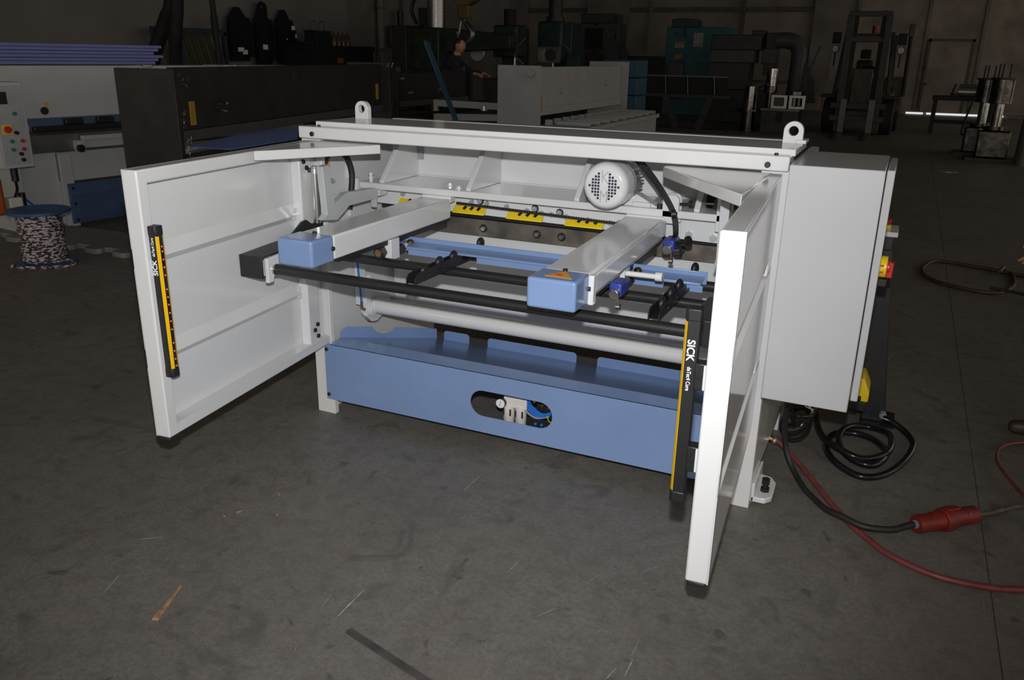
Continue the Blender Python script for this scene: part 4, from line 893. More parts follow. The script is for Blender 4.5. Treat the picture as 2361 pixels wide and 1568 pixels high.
# ================================================================ grey primed shear
PRIM = mat('grey_primer', (0.32,0.32,0.315), 0.6, nscale=4, namt=0.04)
GM = thing('grey_primed_shear', 'matt grey primed shear body with ribbed table and bare rear arms', 'shear', (-1.85,7.0,0), math.radians(90))
B().box(-0.04,0.0,-0.04,0.56,0.0,1.59).build('side_plate', PRIM, GM, 0.003)
B().box(3.40,3.46,-0.10,0.56,0.0,1.64).build('side_plate', PRIM, GM, 0.003)
B().box(0.0,3.40,0.0,0.05,1.05,1.575).build('upper_plate', PRIM, GM, 0.003); B().box(0.0,3.4,-0.02,0.04,0.98,1.08).build('blade_beam', PRIM, GM, 0.003)
B().box(0.03,3.45,-0.66,0.0,0.80,0.86).build('table', PRIM, GM, 0.003); B().box(0.06,3.42,-0.62,-0.58,0.1,0.80).build('table_front', PRIM, GM, 0.003)
for i in range(9): B().box(0.25+0.38*i,0.30+0.38*i,-0.62,-0.15,0.86,0.91).build('table_rib', PRIM, GM, 0.003)
for i in range(11): B().box(0.1+0.3*i,0.2+0.3*i,-0.13,-0.06,0.86,0.93).build('blade_seat', PRIM, GM, 0.003)
B().cyl((-0.04,0.08,1.50),(-0.10,0.08,1.50),0.05,16).build('end_boss', PRIM, GM, 0.004)
for x, z in ((0.75,1.24),(2.6,1.30)): B().box(x,x+0.09,-0.06,0.0,z,z+0.06).build('plate_peg', PRIM, GM, 0.003)
B().box(0.0,0.10,-0.03,0.0,1.50,1.57).build('top_clip', PRIM, GM, 0.003); B().box(0.02,0.06,-0.03,0.0,1.02,1.22).build('yellow_mark', MATS['dull_yellow'], GM)
for y, z in ((0.9,1.04),(1.0,0.90)):
    B().obox((0.5,0.56,z),(0.4,1.75,z+(0.02 if z>1 else -0.03)),0.10,0.09).build('rear_arm', PRIM, GM, 0.004)
B().cyl((0.45,1.0,0.98),(0.45,1.0,1.04),0.05,10).build('arm_post', ZINC, GM)
BB = B().obox((-3.23,6.55,1.86),(-2.40,6.55,0.02),0.03,0.085,(0,1,0)).build('blue_flat_bar', mat('teal_blue_bar',(0.02,0.07,0.11),0.5))
tag(BB, 'blue flat steel bar leaning upright beside the grey primed shear', 'steel bar')
# ================================================================ clutter along the left wall
BLK = mat('matt_black', (0.010,0.010,0.011), 0.7, nscale=6, namt=0.2)
for pts, r_, lab in (([(-9.35,7.7,0.2),(-9.2,7.6,0.9),(-8.80,7.3,1.52),(-8.45,7.3,2.1),(-8.22,7.3,2.6),(-8.1,7.3,4.6)],0.115,'thick black hose hanging slantwise from above'),
               ([(-8.4,7.3,0.5),(-8.10,7.1,1.5),(-7.92,7.0,2.0),(-7.82,7.0,2.6),(-7.78,7.0,4.6)],0.10,'thick black hose hanging nearly straight from above'),
               ([(-7.05,7.0,0.4),(-7.11,7.0,1.55),(-7.14,7.0,2.4),(-7.25,7.0,4.6)],0.042,'slim black hose hanging from above')):
    tag(B().tube(pts, r_, 10).build('hanging_hose', BLK), lab, 'hose')
RK = thing('slatted_rack', 'blue steel rack with leaning slats under a top rail against the wall', 'rack', (-12.55,10.9,0), math.radians(90))
RKB = mat('rack_blue', (0.03,0.05,0.07), 0.6, nscale=6, namt=0.2); RKY = mat('rack_olive', (0.07,0.06,0.025), 0.7, nscale=6, namt=0.2)
B().box(-0.1,2.1,-0.05,0.05,2.02,2.16).build('top_rail', RKB, RK); B().box(1.72,1.86,-0.05,0.05,2.1,2.45).build('rail_post', RKB, RK)
for i in range(8): B().obox((0.12+0.23*i,-0.02,2.02),(0.48+0.23*i,-0.25,0.1),0.14,0.03,(0,1,0)).build('slat', RKB if i in (2,7) else RKY, RK)
for x in (-0.05,2.05): B().box(x-.04,x+.04,-0.05,0.05,0,2.1).build('rack_leg', RKB, RK)
JK = mat('dark_navy_cloth', (0.006,0.007,0.012), 0.9, nscale=9, namt=0.3, bump=0.5, bscale=9)
REFL = mat('reflective_tape', (0.95,0.95,0.95), 0.35, nscale=10, namt=0.02)
def jacket(y, wdt, top, bot, lab, strips, hood):
    T_ = thing('hanging_jacket', lab, 'jacket', (-12.95,y,bot), math.radians(90))
    h = top-bot; w = wdt/2
    rows = [(0,w*.92,.10),(h*.2,w,.14),(h*.45,w*1.02,.17),(h*.68,w*.95,.16),(h*.82,w*.75,.13),(h*.93,w*.42,.10),(h,w*.22,.05)]
    vs = []; fs = []; n = 14
    for (z, rx, ry) in rows:
        for i in range(n):
            t = 2*PI*i/n; vs.append((rx*math.cos(t)*(1+.06*math.sin(3*t+z*5)), -0.12+ry*math.sin(t)*(1+.12*math.sin(4*t+z*7)), z))
    for k in range(len(rows)-1):
        for i in range(n): fs.append((k*n+i,k*n+(i+1)%n,(k+1)*n+(i+1)%n,(k+1)*n+i))
    fs += [tuple(range(n-1,-1,-1)), tuple(range((len(rows)-1)*n,len(rows)*n))]
    B().add(vs, fs).build('jacket_body', JK, T_)
    for sg in (-1,1):
        B().tube([(sg*w*.7,-0.14,h*.80),(sg*w*.95,-0.20,h*.55),(sg*w*.85,-0.22,h*.25),(sg*w*.80,-0.22,h*.08)], lambda t: .085-.02*t, 8).build('sleeve', JK, T_)
    if hood: B().tube([(-w*.45,-.12,h*.90),(-w*.3,-.15,h*1.04),(0,-.15,h*1.08),(w*.35,-.15,h*1.03),(w*.5,-.12,h*.88)],0.05,8).build('hood', JK, T_)
    B().cyl((0,0,h-.02),(0,-.12,h-.02),0.02,8).build('hook', DKMET, T_)
    for (x, z, a, b) in strips: B().box(x-a,x+a,-0.33,-0.30,z-b,z+b).build('reflective_strip', REFL, T_, 0.008)
jacket(13.76,0.74,2.70,1.45,'black work jacket with a bent reflective strip low on its front',[(-0.17,0.27,0.10,0.05),(-0.03,0.21,0.08,0.055)],False)
jacket(14.64,0.62,2.72,1.35,'black work jacket with an arched hood, hung between two others',[(-0.16,0.44,0.085,0.06)],True)
jacket(15.46,0.62,2.72,1.38,'black work jacket with two small reflective patches on its sleeve',[(0.16,0.90,0.06,0.055),(0.26,0.70,0.03,0.055),(-0.12,0.62,0.015,0.02)],False)
WBN = thing('dark_workbench', 'black workbench loaded with tools standing below the jackets', 'workbench', (-12.0,15.9,0), math.radians(90))
B().box(-0.9,1.9,-0.45,0.6,1.75,1.86).build('bench_top', BLK, WBN, 0.01); B().box(-0.85,1.85,-0.42,0.55,0.0,1.75).build('bench_cabinet', BLK, WBN, 0.01)
B().box(-0.88,-0.62,-0.3,0.2,1.86,1.95).build('tool_heap', BLK, WBN, 0.02); B().box(0.1,0.35,-0.47,-0.45,1.42,1.56).build('orange_tag', mat('dull_orange',(0.25,0.09,0.01),0.6), WBN)
TX = thing('tool_box', 'dark steel tool box with two wire handles on the black workbench', 'tool box', (-11.95,15.72,1.864), math.radians(90))
B().prism([(-0.36,0.36),(0.42,0.36),(0.34,0.33),(0.34,0.0),(-0.28,0.0),(-0.28,0.33)], 'y', -0.2,0.2).build('box_body', mat('dark_tool_blue',(0.012,0.018,0.025),0.5), TX, 0.01)
for x in (-0.15,0.2): B().tube([(x-.12,0,.35),(x-.11,0,.55),(x-.07,0,.59),(x+.07,0,.59),(x+.11,0,.55),(x+.12,0,.35)],0.012,8,smooth=False).build('handle', DKMET, TX)
BTM = mat('amber_bottle', (0.10,0.075,0.06), 0.2, nscale=12, namt=0.3); ORDB = ('nearest the tool box','second from the tool box','third from the tool box','farthest from the tool box, with a red label')
for i in range(4):
    o = B().lathe((0,0,0),(0,0,1),[(0,.01),(0,.075),(.22,.075),(.29,.03),(.37,.028),(.37,.034),(.40,.034),(.40,.005)],14).build('bottle', BTM)
    o.location = (-11.75,16.17+0.20*i,1.864); tag(o, 'dusty bottle on the black workbench, '+ORDB[i], 'bottle', 'bottles on the workbench')
    if i == 3: B().lathe((0,0,0.04),(0,0,1),[(0,.0755),(.10,.0755)],14).build('red_label', mat('dull_red',(0.25,0.03,0.02),0.5), o)
HS = thing('hose_hoop', 'bare metal hose loop standing on the floor under the wall pipe', 'hose', (-12.1,19.1,0))
B().tube([(0,-.35,0),(0,-.36,1.4),(0,-.25,1.72),(0,0,1.82),(0,.25,1.72),(0,.35,1.4),(0,.36,0)],0.035,8).build('hoop', SWM, HS)

# ================================================================ big machine tools at the back
DGREEN = mat('dark_green_machine', (0.020,0.034,0.020), 0.5, nscale=4, namt=0.25); TEALD = mat('dark_teal_machine', (0.018,0.045,0.045), 0.5, nscale=4, namt=0.2)
TEAL = mat('teal_machine', (0.015,0.11,0.125), 0.5, nscale=3, namt=0.12); GREYM = mat('old_grey_machine', (0.07,0.075,0.08), 0.55, nscale=4, namt=0.15); DKM = mat('dark_machine_steel', (0.03,0.03,0.03), 0.5, nscale=5, namt=0.2)
PAPER = mat('paper_sheet', (0.34,0.32,0.31), 0.8, nscale=14, namt=0.25)
RD = thing('radial_drill', 'dark green radial drill with a thick bright steel column', 'drill press', (-9.2,17.2,0))
B().box(-1.1,1.2,-0.6,0.6,0,0.25).build('base', DKM, RD, 0.02); B().cyl((0.0,0,0.25),(0.0,0,4.2),0.24,28).build('column', STEEL, RD)
B().box(-0.95,0.35,-0.5,0.4,0.9,2.35).build('drill_saddle', DGREEN, RD, 0.04); B().box(-1.05,-0.6,-0.55,0.45,0.25,2.4).build('cabinet', DKM, RD, 0.02)
B().box(-0.45,0.15,-0.54,-0.5,1.3,2.2).build('saddle_cover', DGREEN, RD, 0.02); B().box(-0.55,-0.1,0.0,0.4,2.4,2.85).build('motor_box', DKM, RD, 0.02)
B().prism([(0.3,1.75),(2.2,1.85),(2.2,2.2),(0.3,2.35)], 'y', -0.1,0.35).build('arm', DGREEN, RD, 0.03)
B().tube([(-0.6,0,3.2),(-0.75,0,2.8),(-0.6,0,2.45)],0.05,8).build('motor_cable', BPLAST, RD)
M2 = thing('drilling_head', 'dark green drilling machine with black motor and small handwheel', 'drill press', (-7.65,18.2,0))
B().box(-0.5,0.5,-0.3,0.6,0,1.1).build('base', DKM, M2, 0.02); B().box(-0.05,0.4,-0.1,0.5,1.1,1.7).build('pillar', DGREEN, M2, 0.02)
B().box(-0.15,0.55,-0.45,0.2,1.65,2.45).build('head', DGREEN, M2, 0.05); B().cyl((0.17,-0.1,2.45),(0.17,-0.1,2.85),0.16,16).build('motor', BLK, M2)
for z in (1.75,1.95,2.15,2.3): B().cyl((0.5,-0.47,z),(0.5,-0.44,z),0.035,10).build('lever_knob', DKMET, M2)
B().lathe((-0.55,-0.6,1.75),(0,1,0),[(0,.20),(.02,.22),(.04,.20),(.02,.18),(0,.20)],24).build('handwheel', ZINC, M2); B().cyl((0.40,-0.25,1.35),(0.40,-0.25,1.65),0.03,8).build('spindle', ZINC, M2)
B().cyl((0.55,-0.45,1.9),(0.85,-0.55,2.15),0.015,6).cyl((0.5,-0.5,1.7),(0.8,-0.6,1.5),0.02,6).build('feed_lever', ZINC, M2)
M3 = thing('milling_machine', 'dark teal milling machine with tall round motor and dial', 'milling machine', (-6.95,20.2,0))
B().box(-0.6,0.8,-0.3,0.9,0,1.0).build('base', TEALD, M3, 0.02); B().box(-0.25,0.35,0.2,0.9,1.0,2.6).build('column', TEALD, M3, 0.03)
B().box(-0.42,0.32,-0.5,0.3,1.55,2.62).build('head', TEALD, M3, 0.06); B().cyl((-0.05,-0.1,2.62),(-0.05,-0.1,2.75),0.26,18).cyl((-0.05,-0.1,2.75),(-0.05,-0.1,3.6),0.20,18).build('motor', DKM, M3)
B().box(-0.40,0.30,-0.53,-0.5,1.52,1.95).build('gear_plate', SWM, M3, 0.01); B().lathe((0.02,-0.56,1.73),(0,1,0),[(0,.02),(0,.16),(.04,.17)],20).build('dial', mat('brown_dial',(0.06,0.045,0.04),0.5), M3)
B().box(-0.38,-0.14,-0.545,-0.53,1.55,1.90).build('cast_cover', PAPER, M3, 0.03); B().cyl((0.0,-0.3,1.2),(0.0,-0.3,1.52),0.03,8).build('spindle', ZINC, M3); B().box(0.35,0.75,-0.2,0.3,0.9,1.75).build('side_box', TEALD, M3, 0.02)
B().cyl((0.3,-0.4,2.05),(0.6,-0.5,1.85),0.012,6).build('lever', ZINC, M3)
PN = thing('control_stand', 'upright dark control stand with a pale paper sheet on it', 'control stand', (-7.9,19.6,0))
B().box(-0.28,0.28,-0.1,0.12,0,2.42).build('stand_body', TEALD, PN, 0.02); B().box(-0.17,0.17,-0.115,-0.1,1.9,2.3).build('paper', PAPER, PN)
CG = thing('grey_machine_cabinet', 'tall grey machine cabinet with a black panel and round port', 'cabinet', (-7.3,25.0,0))
B().box(-0.72,0.72,-0.4,0.5,0,2.75).build('cabinet_body', GREYM, CG, 0.03); B().box(-0.62,0.60,-0.38,0.4,2.75,3.05).build('cabinet_top', mat('grey_green_paint',(0.05,0.06,0.055),0.6), CG, 0.03)
B().box(-0.45,0.18,-0.42,-0.4,1.95,2.6).build('black_panel', BLK, CG); B().lathe((-0.12,-0.45,1.65),(0,1,0),[(0,.24),(0,.30),(.05,.30),(.05,.24)],24).build('port_ring', DKM, CG); B().cyl((-0.12,-0.42,1.65),(-0.12,-0.40,1.65),0.24,24).build('port_glass', BLK, CG)
for z in (2.9,2.35): B().box(0.58,0.64,-0.42,-0.4,z-.1,z+.1).build('handle', BPLAST, CG)
B().box(-0.13,-0.02,-0.42,-0.4,2.68,2.76).build('name_plate', BLK, CG)
TB = thing('low_teal_machine', 'low dark teal machine with pale fittings by the wall pipe', 'machine', (-5.95,26.6,0))
B().box(-0.8,1.1,-0.4,0.5,0,1.75).build('machine_body', TEALD, TB, 0.03); B().box(0.0,1.0,-0.45,-0.4,1.1,1.65).build('front_cover', DKM, TB, 0.02); B().lathe((-0.95,-0.3,1.7),(0,0,1),[(-.5,.08),(0,.08),(.1,.16),(.25,.16),(.3,.08)],14).build('lamp_arm', GREYM, TB)
TC = thing('teal_machine_cabinet', 'big teal machine cabinet with notices and an orange label', 'cabinet', (-3.85,24.2,0))
B().box(-0.9,0.95,-0.4,0.8,0,2.62).build('cabinet_body', TEAL, TC, 0.02); B().prism([(-0.80,2.62),(-0.80,2.85),(-0.55,2.88),(-0.05,2.85),(0.0,2.62)], 'y', -0.3,0.5).build('top_housing', TEALD, TC, 0.02)
B().box(-0.62,-0.32,-0.415,-0.4,2.02,2.2).build('warning_notice', PAPER, TC); B().box(-0.62,-0.32,-0.418,-0.415,2.14,2.2).build('notice_band', mat('dull_orange_band',(0.30,0.13,0.03),0.6), TC); B().box(-0.60,-0.38,-0.415,-0.4,1.70,1.82).build('orange_label', mat('dim_orange',(0.38,0.19,0.01),0.6), TC); B().box(-0.05,0.25,-0.415,-0.4,2.05,2.45).build('paper', PAPER, TC)
B().box(0.15,0.9,-0.42,-0.4,0.6,1.6).build('door_panel', mat('deep_teal',(0.012,0.085,0.10),0.5), TC, 0.01); B().box(-0.75,-0.25,-0.75,-0.4,0.5,1.62).build('front_housing', GREYM, TC, 0.05)
B().cyl((-0.6,-0.42,2.42),(-0.6,-0.40,2.42),0.04,10).build('knob', BPLAST, TC); B().tube([(-0.3,-0.42,2.62),(-0.32,-0.44,2.45),(-0.28,-0.43,2.3)],0.03,8).build('cable', BPLAST, TC)
DU = thing('dust_extractor', 'dark grey machine with a large curved duct elbow', 'machine', (-2.1,22.0,0))
B().box(-0.75,0.60,-0.5,0.5,1.95,2.35).build('hood', DKM, DU, 0.02); B().box(-0.75,0.45,-0.55,0.4,1.62,1.95).build('middle_band', GREYM, DU, 0.02); B().box(-0.80,0.35,-0.5,0.4,0.9,1.62).build('lower_body', mat('grey_brown_paint',(0.05,0.046,0.044),0.6), DU, 0.02); B().box(-0.80,1.0,-0.4,0.5,0,0.9).build('base', DKM, DU, 0.02)
B().box(0.25,0.62,0.0,0.5,2.35,2.48).box(0.65,0.98,0.0,0.5,1.3,2.42).build('side_box', DKM, DU, 0.02); B().box(0.6,1.0,-0.1,0.5,1.6,2.0).build('pale_band', GREYM, DU, 0.02)
el = [(0.85+0.75*0,0,0)]
duct = B().tube([(0.95,0,2.22),(1.25,0,2.22),(1.45,0,2.15),(1.56,0,1.98),(1.58,0,1.8),(1.58,0,1.3),(1.55,0,0.5)],0.21,16); duct.build('duct_elbow', GREYM, DU)
B().obox((1.8,0.1,1.2),(2.1,0.1,2.1),0.04,0.04).build('lever_bar', DKM, DU); B().prism([(1.75,0.6),(2.15,0.6),(2.05,1.2),(1.78,1.65)], 'y', -0.1,0.3).build('side_plate', DKM, DU)
TF = thing('tipped_steel_frame', 'black welded frame with upright dividers on slanted legs', 'steel frame', (-2.9,18.0,0))
B().box(-1.15,1.30,-0.03,0.03,1.28,1.31).build('top_edge', mat('worn_edge_steel',(0.14,0.14,0.14),0.4,0.7), TF); B().box(-1.15,1.30,0.0,0.04,0.86,1.28).build('back_panel', BLK, TF); B().box(-1.2,1.35,-0.2,0.1,0.80,0.88).build('lower_edge', DKM, TF)
for x in (-0.85,-0.25,0.30,0.95): B().obox((x,-0.05,1.28),(x+0.06,-0.12,0.88),0.02,0.06).build('divider', MATS['worn_edge_steel'], TF)
B().obox((-0.15,-0.2,0.82),(0.15,-0.2,0.06),0.16,0.05,(0,1,0)).build('slanted_leg', DKM, TF); B().obox((0.95,-0.2,0.82),(0.70,-0.2,0.06),0.16,0.05,(0,1,0)).build('slanted_leg', DKM, TF); B().box(-1.2,1.4,-0.3,0.3,0,0.07).build('floor_rail', DKM, TF)
BN = thing('blue_steel_bin', 'blue ribbed steel bin behind the grey primed shear', 'bin', (-2.75,13.4,0))
for i in range(5): B().box(-0.35,0.35,-0.3,0.4,0.02+0.33*i,0.34+0.33*i).build('bin_panel', mat('bin_blue',(0.015,0.075,0.12),0.5) if 'bin_blue' not in MATS else MATS['bin_blue'], BN, 0.012)

# machined cylinder parts
BRT = mat('turned_steel', (0.42,0.40,0.38), 0.16, 1.0, nscale=14, namt=0.15); DST = mat('dark_turned_steel', (0.14,0.13,0.12), 0.22, 1.0, nscale=10, namt=0.2)
CP = (-0.95,19.2)
def cylpart(name, lab, x, y, z, segs, m_):
    T_ = thing(name, lab, 'metal part', (x,y,z), 0, 'machined parts by the dust extractor')
    for k, (z0, z1, r0, r1, mm, nm) in enumerate(segs): B().cyl((0,0,z0),(0,0,z1),r0,24,r1).build(nm, mm or m_, T_, 0.004)
    return T_
PB = thing('parts_pallet_block', 'dark steel block table carrying shiny machined parts', 'block', (-0.45,19.2,0)); B().box(-0.42,0.45,-0.4,0.4,0,0.52).build('block_body', DKM, PB, 0.01); B().box(-0.45,0.48,-0.43,0.43,0.52,0.58).build('block_top', MATS['worn_edge_steel'], PB, 0.005); B().box(-0.05,0.1,-0.43,-0.40,0.25,0.5).build('block_recess', BLK, PB)
cylpart('flanged_cylinder', 'bright slanted-top cylinder standing on a round flanged drum', -1.22,19.0,0,((0.0,0.06,0.20,0.20,None,'foot_flange'),(0.06,0.48,0.17,0.17,DST,'drum'),(0.48,0.54,0.30,0.30,None,'flange'),(0.54,1.08,0.15,0.15,BRT,'sleeve')), DST)
T_ = thing('square_coupling', 'open square steel housing on the block table', 'metal part', (-0.48,18.95,0.58), 0, 'machined parts by the dust extractor'); B().plate(proj_loop(rr(-.12,.12,.06,.26,.03),-.19,.19,0,.32), rr(-.12,.12,.06,.26,.03), 'y', -.14, .14).build('housing', STEEL, T_, 0.004)
T_ = thing('square_coupling', 'open square steel housing at the far corner of the block table', 'metal part', (-0.06,18.98,0.58), 0, 'machined parts by the dust extractor'); B().plate(proj_loop(rr(-.12,.12,.06,.26,.03),-.19,.19,0,.32), rr(-.12,.12,.06,.26,.03), 'y', -.14, .14).build('housing', STEEL, T_, 0.004)
cylpart('tall_bright_cylinder', 'bright steel cylinder with drilled holes on a dark tall stem', -0.80,19.45,0.58,((0,0.35,0.10,0.10,DST,'stem'),(0.35,0.5,0.16,0.16,DST,'collar'),(0.5,0.93,0.14,0.14,BRT,'sleeve')), DST)
cylpart('dark_ring_cylinder', 'wide dark turned ring cylinder behind the square housings', -0.20,19.40,0.58,((0,0.40,0.22,0.22,None,'ring'),), DST)
o = tag(B().tube([(-1.05,18.9,0.56),(-1.05,18.9,1.0),(-1.0,18.9,1.06),(-0.8,18.9,1.14)],0.025,6,smooth=False).build('bent_bar', BRT), 'thin bent bright bar between the turned cylinders', 'metal part')

# ================================================================ crane hook
CH = thing('crane_hook', 'steel crane hook hanging below a yellow pulley block', 'crane hook', (-5.55,12.0,1.95))
YCR = mat('crane_yellow', (0.10,0.075,0.008), 0.5, nscale=4, namt=0.2)
B().lathe((0.0,-.12,1.0),(0,1,0),[(0,.05),(0,.36),(.08,.38),(.16,.38),(.24,.36),(.24,.05)],28).build('pulley_block', YCR, CH); B().box(-0.16,0.10,-0.08,0.08,0.40,0.95).build('hook_shackle', YCR, CH, 0.03)
hk = [(-0.03,0,0.42),(-0.02,0,0.34),(0.06,0,0.27),(0.13,0,0.17),(0.12,0,0.06),(0.04,0,-0.02),(-0.07,0,-0.02),(-0.15,0,0.05),(-0.19,0,0.17)]
B().tube(hk, lambda t: 0.035+0.025*math.sin(PI*min(1,t*1.05)), 10).build('hook', mat('hook_steel',(0.16,0.16,0.16),0.3,0.8), CH); B().obox((-0.10,0,0.36),(-0.16,0,0.10),0.02,0.03).build('safety_latch', ZINC, CH)
for x in (-0.3,0.3): B().cyl((x,0,1.0),(x,0,4.5),0.012,6).build('wire_rope', DKMET, CH)

# ================================================================ forklift
FKM = mat('forklift_dark', (0.032,0.031,0.028), 0.55, nscale=5, namt=0.2); FKO = mat('forklift_ochre', (0.085,0.072,0.045), 0.6, nscale=4, namt=0.25); TYRE = mat('tyre_rubber', (0.018,0.018,0.018), 0.8, nscale=20, namt=0.2)
FK = thing('forklift', 'dark forklift truck with raised mast and two forks on the floor', 'forklift', (1.30,19.5,0))
for x in (-0.42,0.42):
    B().box(x-0.08,x+0.08,-0.12,0.05,0.06,2.75).build('outer_mast', FKM, FK, 0.01); B().box(x*0.72-0.05,x*0.72+0.05,-0.05,0.08,0.1,2.85).build('inner_mast', BLK, FK, 0.01)
for z in (2.72,2.15,0.45): B().box(-0.48,0.48,-0.08,0.02,z,z+0.12).build('mast_crossbar', FKM, FK, 0.01)
for z in (0.32,0.62): B().box(-0.62,0.62,-0.22,-0.12,z,z+0.14).build('fork_carriage', FKM, FK, 0.01)
for x in (-0.32,0.32): B().prism([(-0.22,0.03),(-0.22,0.85),(-0.28,0.85),(-0.28,0.07),(-1.75,0.035),(-1.75,0.02),(-0.22,0.02)], 'x', x-0.07, x+0.07).build('fork', mat('fork_steel',(0.10,0.09,0.08),0.4,0.5) if 'fork_steel' not in MATS else MATS['fork_steel'], FK, 0.006)
B().box(-0.42,0.42,0.3,1.0,0.3,1.15).build('front_cowl', FKM, FK, 0.04); B().box(-0.25,0.22,0.25,0.4,0.55,1.55).build('dash_panel', FKO, FK, 0.03)
B().prism([(0.5,0.35),(2.3,0.35),(2.4,0.9),(2.1,1.3),(0.9,1.0),(0.5,1.0)], 'x', -0.62, 0.75).build('chassis', FKO, FK, 0.05); B().prism([(1.3,0.5),(2.5,0.5),(2.55,1.1),(2.2,1.35),(1.3,1.3)], 'x', 0.45, 0.95).build('counterweight', FKO, FK, 0.05)
for x, y, r_ in ((-0.68,0.55,0.42),(0.68,0.55,0.42),(-0.6,2.0,0.36),(0.78,2.0,0.36)):
    w_ = B().lathe((x-0.14,y,r_),(1,0,0),[(0,.16),(0,r_-.05),(.03,r_),(.25,r_),(.28,r_-.05),(.28,.16)],28).build('tyre', TYRE, FK); B().cyl((x-0.12,y,r_),(x+0.12,y,r_),0.17,16).build('wheel_hub', FKO, w_)
for x in (-0.72,0.72): B().box(x-0.2,x+0.2,0.15,0.95,0.86,0.92).build('mudguard', FKM, FK, 0.02)
for x in (-0.62,0.62):
    B().obox((x,0.35,0.95),(x*0.85,0.75,2.35),0.08,0.07).build('guard_post', FKM, FK, 0.01); B().obox((x,1.9,1.2),(x*0.95,1.7,2.35),0.08,0.07).build('guard_post', FKM, FK, 0.01)
for x in (-0.52,0.52): B().box(x-0.05,x+0.05,0.7,1.8,2.32,2.40).build('roof_rail', FKM, FK, 0.01)
for i in range(6): B().box(-0.52,0.52,0.75+0.19*i,0.82+0.19*i,2.33,2.37).build('roof_bar', FKM, FK)
B().cyl((0.1,1.0,2.38),(0.1,1.0,2.55),0.08,14).build('red_beacon', mat('beacon_red',(0.28,0.02,0.015),0.4), FK)
B().box(-0.28,0.15,1.1,1.6,1.05,1.2).build('seat', BLK, FK, 0.05); B().box(-0.26,0.13,1.55,1.68,1.2,1.75).build('seat_back', BLK, FK, 0.05); B().box(-0.2,0.06,1.55,1.66,1.78,2.0).build('head_rest', BLK, FK, 0.04)
B().lathe((0.05,0.72,1.5),(0,-.6,.8),[(0,.19),(.015,.205),(.03,.19),(.015,.175),(0,.19)],24).build('steering_wheel', BLK, FK); B().cyl((0.05,0.45,1.2),(0.05,0.72,1.5),0.02,8).build('steering_column', BLK, FK)
LMP = mat('lamp_glass', (0.22,0.21,0.19), 0.3, 0.2, nscale=60, namt=0.4)
for x, z in ((-0.72,2.0),(0.76,1.98)):
    l_ = B().cyl((x,0.28,z),(x,0.42,z),0.09,16).build('headlamp', BLK, FK); B().cyl((x,0.272,z),(x,0.285,z),0.075,16).build('lamp_lens', LMP, l_); B().box(x-0.10,x+0.10,0.3,0.42,z+0.12,z+0.38).build('indicator', BLK, l_, 0.02); B().cyl((x,0.36,z-0.4),(x,0.36,z),0.02,6).build('lamp_stalk', BLK, l_)
B().cyl((0.95,1.2,0.9),(0.92,1.2,2.35),0.05,10).build('exhaust_pipe', BLK, FK); B().box(0.86,1.0,1.1,1.3,2.3,2.6).build('exhaust_muffler', FKO, FK, 0.02)
B().box(-0.98,-0.93,0.55,0.6,0.55,0.85).build('red_reflector', mat('reflector_red',(0.55,0.05,0.01),0.3), FK); B().tube([(-0.3,0.1,0.75),(-0.1,-0.02,0.68),(0.1,0.05,0.74),(0.3,0.1,0.7)],0.02,6).build('hydraulic_hose', SWM, FK)

# ================================================================ bench and assemblies at the right
WB2 = thing('steel_work_table', 'black steel work table with a bright tube lying on it', 'table', (3.65,21.6,0))
B().box(-0.70,0.75,-0.35,0.35,0.82,0.92).build('table_top', BLK, WB2, 0.01)
for x in (-0.62,0.67):
    for y in (-0.28,0.28): B().box(x-.045,x+.045,y-.045,y+.045,0,0.82).build('leg', BLK, WB2)
for y in (-0.28,0.28): B().box(-0.62,0.67,y-.03,y+.03,0.25,0.31).build('stretcher', BLK, WB2)
TU = thing('bright_tube', 'bright ground steel tube with a wooden block lying on the work table', 'tube', (3.85,21.5,0.92)); B().cyl((-0.35,0,.11),(0.55,0,.11),.11,24).build('tube_body', mat('dull_bright_steel',(0.45,0.42,0.38),0.35,0.8), TU, 0.004); B().box(-0.33,0.12,-.05,.1,.215,.30).build('block', DKM, TU)
tag(B().obox((3.35,21.3,0.925),(3.42,21.3,1.22),0.04,0.05).obox((3.35,21.3,0.97),(3.6,21.3,0.97),0.04,0.05).build('angle_clamp', BLK), 'small black angle clamp standing on the work table', 'clamp'); tag(B().tube([(4.15,21.2,1.25),(4.05,21.2,1.2),(3.95,21.18,1.15),(3.85,21.15,0.8),(3.75,21.12,0.3),(3.74,21.1,0.03),(3.9,21.0,0.026)],0.025,8).build('hanging_lead', BLK), 'black lead hanging over the bright tube and table edge', 'cable')
AS = mat('shiny_cast_steel', (0.13,0.12,0.11), 0.25, 1.0, nscale=8, namt=0.3, bump=0.12, bscale=30)
def assembly(x, y, s, lab):
    T_ = thing('hydraulic_assembly', lab, 'hydraulic part', (x,y,0), 0, 'hydraulic assemblies')
    B().box(-0.42*s,0.42*s,-0.35*s,0.35*s,0,0.05*s).build('foot_plate', DKM, T_); B().box(-0.27*s,0.27*s,-0.25*s,0.25*s,0.05*s,0.55*s).build('cast_block', AS, T_, 0.03)
    B().cyl((0,0,0.55*s),(0,0,0.62*s),0.2*s,20).build('collar', DST, T_, 0.004); B().cyl((0,0,0.62*s),(0,0,1.02*s),0.09*s,18).build('piston_rod', BRT, T_); B().cyl((0,0,1.02*s),(0,0,1.45*s),0.19*s,24).build('cylinder_body', AS, T_, 0.006)
    B().cyl((0,0,1.45*s),(0,0,1.48*s),0.22*s,20).build('end_plate', DKM, T_)
    for a in (-.10,-.04,.08): B().cyl((a*s,0,1.48*s),(a*s,0.0,1.72*s),0.018*s,8).build('stud', DKM, T_)
assembly(3.95,15.1,1.0,'upright hydraulic cylinder on a shiny cast block with studs on top')
